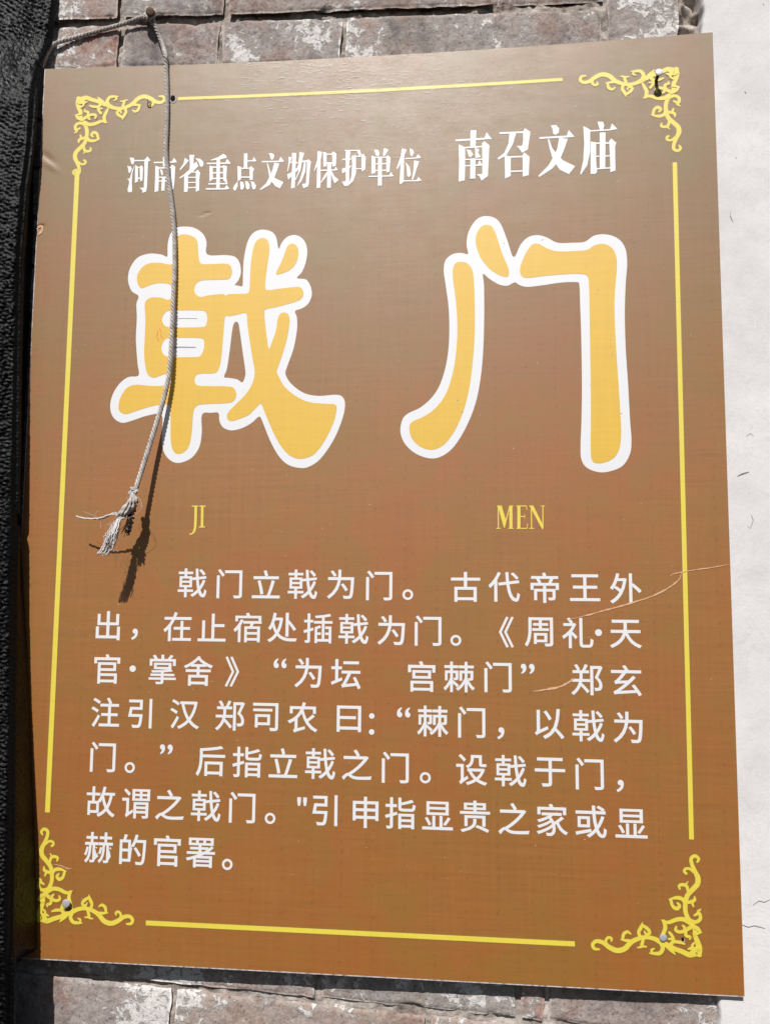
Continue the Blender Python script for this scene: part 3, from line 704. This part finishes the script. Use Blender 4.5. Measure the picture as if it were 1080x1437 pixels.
# body text from the built-in font
tc = bpy.data.curves.new('glyphs', 'FONT'); tc.resolution_u = 4; tc.offset = 0.011
to = bpy.data.objects.new('glyphs', tc); COL.objects.link(to)
GL = {}
def glyph(ch):
    if ch not in GL:
        tc.body = ch
        def raw(off):
            tc.offset = off; bpy.context.view_layer.update()
            return bpy.data.meshes.new_from_object(to.evaluated_get(bpy.context.evaluated_depsgraph_get()))
        def ar(me): return sum(p.area for p in me.polygons)
        a0, a1 = ar(raw(0.0)), ar(raw(0.002)); want = 0.010; multi = False
        me = raw(want)
        if ar(me) < a0 + (a1 - a0) / 0.002 * want * 0.93: me = raw(0.0); multi = True
        v = np.array([(p.co.x, p.co.y) for p in me.vertices]); fcs = [tuple(p.vertices) for p in me.polygons]
        c = (v.max(0) + v.min(0)) / 2
        flip = []
        for q in fcs:
            a, b_, d = v[q[0]], v[q[1]], v[q[2]]
            flip.append(q if (b_[0]-a[0])*(d[1]-a[1])-(b_[1]-a[1])*(d[0]-a[0]) > 0 else q[::-1])
        GL[ch] = (v - c, flip, multi); bpy.data.meshes.remove(me)
    return GL[ch]
A, B_, C_, D_ = (100, 780, 2.634), (500, 780, 2.571), (100, 970, 2.634), (500, 970, 2.571)
LINES = [
 [(A,'戟',448,100),(A,'门',585,103),(A,'立',720,105),(A,'戟',855,105),(A,'为',995,105),(B_,'门',82,107),(B_,'。',185,140),(B_,'古',393,112),(B_,'代',532,112),(B_,'帝',678,115),(B_,'王',823,115),(B_,'外',970,118)],
 [(A,'出',137,258),(A,'，',235,290),(A,'在',393,262),(A,'止',520,265),(A,'宿',652,265),(A,'处',780,265),(A,'插',912,268),(A,'戟',1043,270),(B_,'为',125,268),(B_,'门',258,270),(B_,'。',358,305),(B_,'《',540,275),(B_,'周',657,275),(B_,'礼',797,278),(B_,'·',872,277),(B_,'天',970,282)],
 [(A,'官',133,418),(A,'·',228,417),(A,'掌',338,420),(A,'舍',470,425),(A,'》',595,428),(A,'“',772,397),(A,'为',875,432),(A,'坛',1015,437),(B_,'宫',235,435),(B_,'棘',370,437),(B_,'门',510,437),(B_,'”',617,408),(B_,'郑',830,447),(B_,'玄',972,450)],
 [(C_,'注',127,78),(C_,'引',255,82),(C_,'汉',420,85),(C_,'郑',587,90),(C_,'司',718,95),(C_,'农',855,97),(C_,'曰',1026,102),(D_,'：',55,118),(D_,'“',170,76),(D_,'棘',275,108),(D_,'门',415,112),(D_,'，',520,152),(D_,'以',695,118),(D_,'戟',835,125),(D_,'为',978,130)],
 [(C_,'门',118,243),(C_,'。',217,282),(C_,'”',352,215),(C_,'后',515,258),(C_,'指',650,262),(C_,'立',783,265),(C_,'戟',920,268),(C_,'之',1055,272),(D_,'门',140,275),(D_,'。',248,312),(D_,'设',415,283),(D_,'戟',555,287),(D_,'于',697,292),(D_,'门',840,298),(D_,'，',950,342)],
 [(C_,'故',110,408),(C_,'谓',240,415),(C_,'之',365,420),(C_,'戟',498,424),(C_,'门',632,430),(C_,'。',735,470),(C_,'"',853,408),(C_,'引',937,440),(D_,'申',33,437),(D_,'指',158,440),(D_,'显',292,449),(D_,'贵',427,452),(D_,'之',567,460),(D_,'家',705,464),(D_,'或',845,470),(D_,'显',990,477)],
 [(C_,'赫',103,578),(C_,'的',228,585),(C_,'官',355,590),(C_,'署',478,597),(C_,'。',577,640)],
]
EM = 0.0325
for ln in LINES:
    for (crop, ch, x, y) in ln:
        f = Flat(0.0002)
        u, v = P(crop[0] + x / crop[2], crop[1] + y / crop[2])
        g, fc, multi = glyph(ch); sx, sy = EM, EM
        if ch in '“”': sx = sy = EM * 1.15
        if ch == '·': sx = sy = EM * 1.5
        if ch == '。': sx = sy = EM * 1.05
        if ch == '"': sx, sy = EM * 1.1, EM * 0.95
        for n_, (ox_, oy_) in enumerate([(.008, .008), (-.008, .008), (.008, -.008), (-.008, -.008)] if multi else [(0, 0)]):
            b0 = len(f.v)
            for (gx, gy) in g: f.v.append(S3(u + (gx + ox_) * sx, v + (gy + oy_) * sy, 0.0002 + n_ * 0.000012))
            f.f += [tuple(i + b0 for i in q) for q in fc]
        f.build('text_character', M_white, sign)
bpy.data.objects.remove(to); bpy.data.curves.remove(tc)

# scratches that bare the pale plastic
def scratch(pts, ox, oy, s, w):
    f = Flat(0.00045); r = random.Random(3); q = []
    cp = catmull([(ox + x / s, oy + y / s) for x, y in pts], 6)
    for i, p in enumerate(cp):
        e = min(i, len(cp) - 1 - i) / len(cp)
        q.append((*P(p[0], p[1] + r.uniform(-.35, .35)), w * .00075 * (0.25 + min(1, e * 6)) * r.uniform(0.55, 1.3)))
    f.ribbon(q, cap=False); f.build('scratch', M_scr, sign)
scratch([(957,42),(910,48),(870,55),(800,65),(740,75),(690,85),(672,99)], 740, 780, 3.375, 1.0)
scratch([(727,80),(714,113),(662,153),(590,190),(500,220),(420,243),(350,262),(270,284),(195,302)], 740, 780, 3.375, 1.5)
scratch([(222,580),(190,600),(150,620),(90,632),(25,642)], 740, 780, 3.375, 2.0)
scratch([(235,425),(300,432),(350,452),(385,466),(418,460)], 40, 1150, 6.75, 1.0)
scratch([(52,322),(58,317),(60,323),(53,330)], 0, 0, 1.0, 2.6)
# fine scuffs, their glints in the glare painted pale, mostly near the top middle
ff = Flat(0.00040); r = random.Random(21)
for q in range(700):
    if q < 300: px, py, an, L_ = r.gauss(480, 80), 92 + abs(r.gauss(0, 55)), r.gauss(0.06, .07), r.uniform(2, 15)
    elif q < 480: px, py, an, L_ = r.gauss(445, 45), 88 + abs(r.gauss(0, 16)), r.gauss(0.06, .12), r.uniform(1.5, 9)
    elif q < 600: px, py, an, L_ = r.gauss(660, 60), r.uniform(80, 200), r.gauss(-0.6, .25), r.uniform(1.5, 8)
    else: px, py, an, L_ = r.uniform(80, 1000), r.uniform(120, 1360), r.uniform(-1.2, 1.2), r.uniform(1, 5)
    if px > 990 or px < 85 or py > 1340: continue
    u0, v0 = P(px, py); L_ *= .00075; w_ = r.uniform(.00012, .00042) * (0.6 + 0.4 * min(1, L_ / .004))
    c_, s_ = math.cos(an) * L_ / 2, -math.sin(an) * L_ / 2
    ff.k = q % 8
    ff.ribbon([(u0 - c_, v0 - s_, w_ * .3), (u0 + r.uniform(-.2, .2) * w_, v0 + r.uniform(-1, 1) * w_, w_), (u0 + c_, v0 + s_, w_ * .3)], cap=False)
sf = ff.build('scuff_glints', M_scuff_glint, sign); sf['kind'] = 'stuff'
# small losses and specks in the ink of the golden characters
for (pts_, m_, nm_) in (([(885,212,3.2),(900,208,3.2),(876,216,2.5),(845,250,3.5),(848,257,3),(893,350,4),(899,353,4),(888,362,3),(892,372,3),(948,562,3.5),(950,590,3),(955,622,4),(966,545,3),(305,815,5.5),(325,865,5.5),(500,155,4),(660,141,4),(665,138,3),(240,715,4),(993,870,4),(862,752,2.5),(826,703,2.5),(1000,545,2.5)], M_flaw, 'ink_specks'),):
    ff = Flat(0.00042); r = random.Random(8)
    for i_, (x_, y_, d_) in enumerate(pts_):
        u0, v0 = P(540 + x_ / 3, 290 + y_ / 3); rr_ = d_ / 3 * .00075 * .55; ff.k = 0
        ff.poly([[(u0 + rr_ * r.uniform(.6, 1.2) * math.cos(t * .785), v0 + rr_ * r.uniform(.6, 1.2) * math.sin(t * .785)) for t in range(8)]])
    ff.build(nm_, m_, sign)['kind'] = 'stuff'
ff = Flat(0.00042)
for (a_, b_) in (((250,508),(262,535)),((240,540),(250,572)),((256,540),(268,556)),((246,522),(242,545))):
    p_, q_ = P(140 + a_[0] / 3, 290 + a_[1] / 3), P(140 + b_[0] / 3, 290 + b_[1] / 3)
    ff.ribbon([(*p_, .0005), ((p_[0] + q_[0]) / 2, (p_[1] + q_[1]) / 2, .0013), (*q_, .0004)], cap=False)
ff.build('orange_smear', M_smear, sign)
# drilled holes
for (px, py, r) in ((243, 138.5, 0.0031), (957, 1318, 0.0016)):
    u, v = P(px, py); f = Flat(0.00050)
    f.poly([[(u + r * math.cos(t / 20 * 6.283) * 0.9, v + r * 1.25 * math.sin(t / 20 * 6.283)) for t in range(20)]])
    o = f.build('hole', M_hole, sign)
    g = Flat(0.00047)
    g.poly([[(u + 0.0003 + r * 1.25 * math.cos(t / 20 * 6.283) * (1 + .1 * math.sin(3 * t)), v - 0.0008 + r * 1.45 * math.sin(t / 20 * 6.283)) for t in range(20)]])
    r_ = g.build('burr', M_halo, sign); r_.parent = o; r_.location = r_.location - o.location

# ------------------------------------------------------------------ nails
def nail(px, py, hgt, r_head, lean, label, m_head, m_shank, dome=0.0012, wob=0.0, base=None, group='nails fixing the sign'):
    if base is None:                       # head seen at (px, py), standing hgt in front of the board
        hd = at(px, py, -hgt); 
        u, v = hd.x + lean[0] * hgt, hd.z + lean[1] * hgt
        ft = S3(u, v, -0.004)
    ax = (hd - ft).normalized()
    t = thing('nail', label, 'nail', ft, group)
    mb = MB(); mb.tube([ft + ax * 0.0, hd - ax * 0.0002], r_head * 0.42, 12); mb.build('shank', m_shank, t)
    mb = MB(); mb.lathe([(r_head * .72, -0.0006), (r_head, -0.0003), (r_head * 1.02, 0.0001), (r_head * .9, dome * .6), (r_head * .5, dome * .92), (r_head * .1, dome)], hd, ax, 24, wob)
    mb.build('head', m_head, t)
nail(924, 101.5, 0.0108, 0.0040, (0.02, -0.10), 'bright round nail head standing out from the top right corner of the sign', M_paintnail, M_rust)
nail(93, 1268, 0.0045, 0.0043, (0, 0), 'grey domed nail head in the bottom left ornament of the sign', M_steel, M_steel, 0.0009, 0.04)
nail(930, 1316, 0.0014, 0.0036, (0, 0), 'flat dull grey nail head in the bottom right ornament of the sign', M_steel, M_steel, 0.0007, 0.02)
# small bent rusty nail beside the top left ornament
u, v = P(210, 147); t = thing('bent_nail', 'tiny rusty bent nail below the end of the top left ornament', 'nail', S3(u, v))
mb = MB(); cp = []
for i in range(26):
    w = i / 25 * 5.6 + 2.2; r = 0.0021 - 0.00002 * i
    cp.append(S3(u, v, 0.0008 + 0.00006 * i) + Vector((math.cos(w) * r, 0, math.sin(w) * r)))
cp = [S3(*P(207.5, 141), 0.0012), S3(*P(208.5, 143), 0.0012)] + cp
mb.tube(cp, 0.00048, 7); mb.build('wire', M_rust, t)

# ------------------------------------------------------------------ cord on its nail
wy = lambda px, py: wall_y(at(px, py, 0.02).x)
nb = at(208, 30, wy(208, 20)); 
t = thing('wall_nail', 'dark rusty nail in the brick joint above the sign holding the cord', 'nail', nb)
hd = at(211, 17, wy(208, 20) - 0.017)
ax = (hd - nb).normalized()
mb = MB(); mb.tube([nb - ax * 0.015, hd], 0.0026, 12); mb.build('shank', M_rust, t)
mb = MB(); mb.lathe([(0.003, -0.0008), (0.0052, -0.0004), (0.0053, 0.0006), (0.003, 0.0014)], hd, ax, 18, 0.05); mb.build('head', M_rust, t)

cord = thing('cord', 'pale twisted cord hanging from the wall nail over the sign with a frayed end', 'cord', nb)
def twisted(mb, path, rad, strands=3, pitch=0.0125, seg=0.0011, sides=6):
    path = [Vector(p) for p in path]
    L = [0]
    for a, b_ in zip(path, path[1:]): L.append(L[-1] + (b_ - a).length)
    n = max(8, int(L[-1] / seg)); pts = []; j = 0
    for i in range(n + 1):
        s = L[-1] * i / n
        while j < len(L) - 2 and L[j + 1] < s: j += 1
        f = (s - L[j]) / max(1e-9, L[j + 1] - L[j]); pts.append(path[j].lerp(path[j + 1], f))
    t0 = (pts[1] - pts[0]).normalized(); a = t0.orthogonal().normalized(); fr = []
    for i, p in enumerate(pts):
        tt = (pts[min(i + 1, n)] - pts[max(i - 1, 0)]).normalized(); a = (a - tt * a.dot(tt)).normalized(); fr.append((p, a.copy(), tt.cross(a)))
    rs = rad * 0.50
    for q in range(strands):
        line = []
        for i, (p, a, b_) in enumerate(fr):
            w = 2 * math.pi * (q / strands - L[-1] * i / n / pitch)
            line.append(p + (a * math.cos(w) + b_ * math.sin(w)) * rad * 0.60)
        mb.tube(line, rs, sides)
def PH(px, py, h):                            # point seen there, h in front of the plane of the board
    return at(px, py, -h)
CR = 0.0026
def on(px, py, h):                            # h metres clear of the board's own surface
    y = dep(*P(px, py)); return at(px, py, y - h)
main = [at(213, 24, wy(213, 24) - 0.010), at(219, 38, wy(219, 38) - 0.008), at(227, 60, 0.012), at(232, 78, 0.001), on(233.5, 92, .0028), on(234.5, 120, .0026), on(235, 150, .0026), on(234, 185, .0028), on(233, 210, .003),
        on(235, 236, .003), on(239, 268, .003), on(243, 300, .0032), on(245, 335, .0038), on(245, 380, .0048), on(243, 430, .006), on(241, 475, .0075), on(238, 520, .009), on(231, 555, .0105), on(221, 590, .013), on(210, 625, .0165), on(199, 660, .021), on(190, 688, .025)]
mb = MB(); twisted(mb, [tuple(p) for p in catmull(main, 6)], CR); mb.build('hanging_strand', M_cord, cord)
wc = lambda px, py, g: at(px, py, wall_y(at(px, py, 0.02).x) - g)
side = [wc(213, 24, .009), wc(200, 24, .006), wc(175, 33, .0038), wc(140, 43, .0036), wc(105, 53, .0036), wc(86, 58, .0045), wc(75, 63, .0055), wc(68, 72, .007), wc(62, 85, .009), wc(57.5, 98, .011), wc(54, 110, .013), wc(51, 122, .015), wc(49, 136, .015)]
mb = MB(); twisted(mb, [tuple(p) for p in catmull(side, 6)], 0.0023); mb.build('side_strand', M_cord, cord)
# loop round the nail
mb = MB(); lp = []
for i in range(40):
    w = i / 39 * 4.2 * math.pi
    cc = nb.lerp(hd, 0.45 + 0.35 * i / 39)
    lp.append(cc + Vector((math.cos(w) * 0.0052, math.sin(w) * 0.0009, math.sin(w) * 0.0052)))
twisted(mb, lp, 0.0022); mb.build('loop', M_cord, cord)
# knots and frayed tassel
rn = random.Random(11)
def knot(cpt, r, tilt, name='knot', tr=0.0019):
    mb = MB(); pts = []
    for i in range(48):
        w = i / 47 * 2 * math.pi * 1.02
        p = Vector(((math.sin(w) + 2 * math.sin(2 * w)) * .34, (-math.sin(3 * w)) * .5, (math.cos(w) - 2 * math.cos(2 * w)) * .34)) * r
        pts.append(cpt + Matrix.Rotation(tilt, 3, 'Y') @ p)
    twisted(mb, pts, tr, 3, 0.009, 0.0009); mb.build(name, M_cord, cord)
k1 = on(187, 690, .026); k2 = on(170, 724, .031)
knot(k1, 0.0036, 0.4); knot(k2, 0.0040, 1.1, tr=.0014)
# strands between the knots: wider opened lay
mb = MB()
body = [k1, on(187, 702, .028), on(180, 713, .030), k2]
for q in range(7):
    w = q / 7 * 6.283
    def off(p, s, ph): return p + Vector((math.cos(w + ph), math.sin(w + ph), 0.3 * math.sin(w))) * s
    pts = [off(body[0], .0012, 0), off(body[1], .0034, .8), off(body[2], .0042, 1.7), off(body[3], .0030, 2.4)]
    mb.tube([tuple(p) for p in catmull(pts, 7)], [0.0013 + 0.0004 * math.sin(i * 1.3 + q) for i in range(22)], 6)
mb.build('loosened_strands', M_cord, cord)
mb = MB()
for q in range(84):                          # tassel of crimped yarns, splayed in three locks
    w = rn.uniform(0, 6.283); s0 = rn.uniform(0.2, 1); L_ = rn.uniform(0.6, 1.05); lock = q % 3
    tx, ty, th = ((141, 778, .042), (150, 779, .040), (147, 764, .046))[lock]
    pts = []
    for i in range(4):
        t_ = i / 3 * L_; xx = 168 + (tx - 168) * t_ + (2.5, 3.5, -2)[lock] * math.sin(t_ * 3); yy = 727 + (ty - 727) * t_
        sp = (0.0016, 0.0024, 0.0026, 0.0038)[i] * s0
        pts.append(on(xx, yy, .031 + (th - .031) * t_) + Vector((math.cos(w) * sp, math.sin(w) * sp, rn.uniform(-.001, .001))))
    cp = catmull(pts, 9); a_ = rn.uniform(.0003, .0008); fq = rn.uniform(1.1, 1.9); ph = rn.uniform(0, 6)
    cp = [Vector(p) + Vector((math.sin(i * fq + ph) * a_, math.cos(i * fq * 1.1 + ph) * a_, math.sin(i * fq * .8) * a_ * .5)) for i, p in enumerate(cp)]
    mb.tube(cp, [rn.uniform(.00018, .00042)] * len(cp), 5)
for (dx, hh) in ((0.0, .0), (-.5, .0006), (.8, .001)):   # two thicker yarns standing out in the tassel
    pts = [on(166 + dx * 3, 729, .034), on(161 + dx * 4, 745, .039), on(153 + dx * 5, 758, .041), on(141 + dx * 6, 777, .043)]
    cp = [Vector(p) + Vector((math.sin(i * 1.5) * .0005, 0, math.cos(i * 1.2) * .0004)) for i, p in enumerate(catmull(pts, 8))]
    mb.tube(cp, .0007, 6)
mb.build('tassel', M_fray, cord)
def wisp(pts, r, amp, name='loose_yarn', m=None, seed=0, n=9):
    mb = MB(); rr = random.Random(seed)
    cp = catmull([on(*p) for p in pts], n)
    cp = [Vector(p) + Vector((rr.uniform(-1, 1), rr.uniform(-1, 1), rr.uniform(-1, 1))) * amp for p in cp]
    cp2 = [tuple(p) for p in catmull(cp, 3)]
    mb.tube(cp2, r, 5); return mb.build(name, m or M_fray, cord)
wisp([(166, 722, .031), (155, 722, .032), (142, 727, .030), (125, 728, .027), (108, 725, .024)], .00085, .0004, seed=2)
wisp([(167, 722, .031), (160, 719, .032), (150, 726, .030), (135, 729, .028), (118, 727, .025)], .0005, .0004, seed=5)
wisp([(184, 692, .028), (196, 700, .030), (199, 712, .032), (190, 722, .032), (178, 728, .032)], .00014, .0002, seed=3)
wisp([(158, 748, .036), (147, 752, .040), (146, 762, .040)], .00012, .0002, seed=4)
wisp([(142, 728, .030), (128, 722, .028), (118, 718, .026)], .00012, .0002, seed=6)
wisp([(160, 760, .036), (165, 775, .034), (163, 790, .028)], .00013, .0003, seed=7)
wisp([(150, 735, .033), (148, 742, .032), (150, 748, .030)], .00012, .0002, seed=8)
# the cord's own shade put in as near-black fibres along its side
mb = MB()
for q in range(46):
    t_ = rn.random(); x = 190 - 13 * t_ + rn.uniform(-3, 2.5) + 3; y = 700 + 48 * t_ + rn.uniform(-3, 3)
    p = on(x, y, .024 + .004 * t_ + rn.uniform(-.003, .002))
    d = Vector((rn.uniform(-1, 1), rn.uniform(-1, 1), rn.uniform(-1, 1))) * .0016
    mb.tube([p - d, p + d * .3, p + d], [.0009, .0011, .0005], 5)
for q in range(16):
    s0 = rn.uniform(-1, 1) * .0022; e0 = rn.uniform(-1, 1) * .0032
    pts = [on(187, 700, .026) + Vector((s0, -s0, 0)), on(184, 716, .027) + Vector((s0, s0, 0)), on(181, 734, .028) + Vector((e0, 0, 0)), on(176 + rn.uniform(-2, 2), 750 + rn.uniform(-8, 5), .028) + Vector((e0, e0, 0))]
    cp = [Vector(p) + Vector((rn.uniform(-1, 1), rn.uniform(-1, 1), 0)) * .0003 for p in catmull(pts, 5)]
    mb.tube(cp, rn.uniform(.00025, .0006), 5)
mb.build('shade_fibres', M_self_shade, cord)
for q in range(26):                           # stray hairs along cord end and tassel
    bx, by, bh = rn.choice([(166, 724, .031), (162, 740, .034), (155, 752, .037), (150, 762, .040), (184, 705, .028), (135, 728, .029)])
    an = rn.uniform(0, 6.283); L_ = rn.uniform(6, 20)
    wisp([(bx, by, bh), (bx + math.cos(an) * L_ * .5, by + math.sin(an) * L_ * .5, bh + rn.uniform(-.003, .003)), (bx + math.cos(an + .5) * L_, by + math.sin(an + .5) * L_ + 2, bh + rn.uniform(-.006, .004))], .00009, .00025, 'stray_hair', seed=40 + q, n=5)

# ------------------------------------------------------------------ black knitted cloth at the left
tbl = [(-300, 84, -17), (0, 80.5, -16), (55, 74, -15), (75, 65, -8), (90, 57.5, -2), (105, 52, 4), (120, 48.5, 8), (140, 47, 12), (200, 43, 16), (270, 34, 20), (360, 27, 23), (500, 24, 22), (700, 22, 18), (850, 20.5, 24), (1000, 18.5, 33), (1137, 17, 41), (1260, 16, 44), (1345, 15, 45), (1437, 14, 44), (1760, 14, 44)]
tb = np.array(tbl, float)
def edge_at(py): return np.interp(py, tb[:, 0], tb[:, 1]), np.interp(py, tb[:, 0], tb[:, 2]) * MM
foot = np.array([(-300, 84, .022), (55, 74, .020), (75, 63, .020), (90, 57, .020), (120, 49, .020), (150, 48, .020), (320, 48, .022), (500, 39, .022), (700, 29, .022), (722, 28, -.0010), (850, 35, -.003), (1000, 42, -.003), (1137, 48, -.003), (1260, 51, -.003), (1332, 52, -.003), (1352, 24, .012), (1380, 17, .02), (1437, 15, .02), (1760, 14, .02)])
def foot_at(py): return np.interp(py, foot[:, 0], foot[:, 1]), np.interp(py, foot[:, 0], foot[:, 2])
NR, NC = 1430, 190
grid = np.zeros((NR + 1, NC + 1, 3))
for j in range(NR + 1):
    py = -260 + 1980 * j / NR
    ex, eh = edge_at(py); fx, fy = foot_at(py)
    eh += 0.0018 * math.sin(py * 0.011) ; 
    E_ = np.array(at(ex, py, -eh)); Ft = np.array(at(fx, py, fy))
    far = np.array(at(ex - 260, py, -eh - 0.004)); mid = np.array(at(ex - 60, py, -eh - 0.010)); m2 = np.array(at(ex - 14, py, -eh - 0.0065))
    rnd_ = E_ + np.array([0.0018, 0.006, 0])
    c = [far, mid, m2, E_, rnd_ if fy > -eh + 0.02 else (E_ * .7 + Ft * .3), Ft]
    cp = np.array(catmull(c, 16))
    seg = np.r_[0, np.cumsum(np.linalg.norm(np.diff(cp, axis=0), axis=1))]
    s = np.linspace(0, seg[-1], NC + 1)
    for k_ in range(3): grid[j, :, k_] = np.interp(s, seg, cp[:, k_])
# keep everything of the cloth clear of the board's front where it lies over it
gu = np.gradient(grid, axis=1); gv = np.gradient(grid, axis=0)
nr = np.cross(gu, gv); nr /= (np.linalg.norm(nr, axis=2, keepdims=True) + 1e-12)
if nr[100, 20, 1] > 0: nr = -nr
su = np.cumsum(np.linalg.norm(gu, axis=2), axis=1); sv = np.cumsum(np.linalg.norm(gv, axis=2), axis=0)
wr = np.array([[noise.noise(Vector((a * 130, b_ * 130, 4))) for a, b_ in zip(r1[::3], r2[::3])] for r1, r2 in zip(su[::3], sv[::3])])
wr = np.repeat(np.repeat(wr, 3, 0), 3, 1)[:NR + 1, :NC + 1]
su = su + 0.0032 * wr; sv = sv + 0.0030 * np.roll(wr, 40, 1)
# knit: staggered slanting loops with uneven yarn
px_, pz_ = 0.0056, 0.0050
col_ = np.floor((su + 0.35 * sv) / px_)
ph = (su + 0.35 * sv) / px_ - col_
rw = sv / pz_ + 0.5 * (col_ % 2) + 0.18 * np.sin(col_ * 12.9898)
pr = rw - np.floor(rw)
jit = np.sin(col_ * 78.233 + np.floor(rw) * 37.719) * 43758.5453; jit = jit - np.floor(jit)
slant = np.where(ph < 0.5, pr - (ph - .25) * 0.9, pr + (ph - .75) * 0.9)
lump = np.clip(1 - ((ph - 0.5) * 2.0) ** 2, 0, 1) ** 0.6 * np.clip(0.5 + 0.5 * np.cos(2 * np.pi * slant), 0, 1) ** 0.7
hgt = lump * (0.0008 + 0.0030 * jit)
fold = 0.0022 * np.sin(su * 95 + sv * 9) * np.sin(sv * 14 + 1)
disp = (hgt + fold - 0.0012)[..., None]
fade = np.ones((NR + 1, NC + 1, 1))
for j in range(NR + 1):
    ix = int(np.argmax(grid[j, :, 0] > at(edge_at(-260 + 1980 * j / NR)[0], -260 + 1980 * j / NR, -edge_at(-260 + 1980 * j / NR)[1]).x - 0.003)) or NC - 6
    fade[j, ix:] = 0.25
grid2 = grid + nr * disp * fade
vs = grid2.reshape(-1, 3)
cloth = thing('black_cloth', 'black knitted cloth hanging along the left edge of the sign', 'cloth', tuple(vs.mean(0)))
idx = np.arange((NR + 1) * (NC + 1)).reshape(NR + 1, NC + 1)
fc = np.stack([idx[:-1, :-1], idx[1:, :-1], idx[1:, 1:], idx[:-1, 1:]], -1).reshape(-1, 4)
me = bpy.data.meshes.new('knit'); me.vertices.add(len(vs)); me.vertices.foreach_set('co', (vs - vs.mean(0)).ravel())
me.loops.add(fc.size); me.loops.foreach_set('vertex_index', fc.ravel())
me.polygons.add(len(fc)); me.polygons.foreach_set('loop_start', np.arange(0, fc.size, 4)); me.polygons.foreach_set('loop_total', np.full(len(fc), 4))
me.update(calc_edges=True); me.polygons.foreach_set('use_smooth', [True] * len(fc)); me.materials.append(M_cloth)
kn = bpy.data.objects.new('knit', me); COL.objects.link(kn); kn.parent = cloth
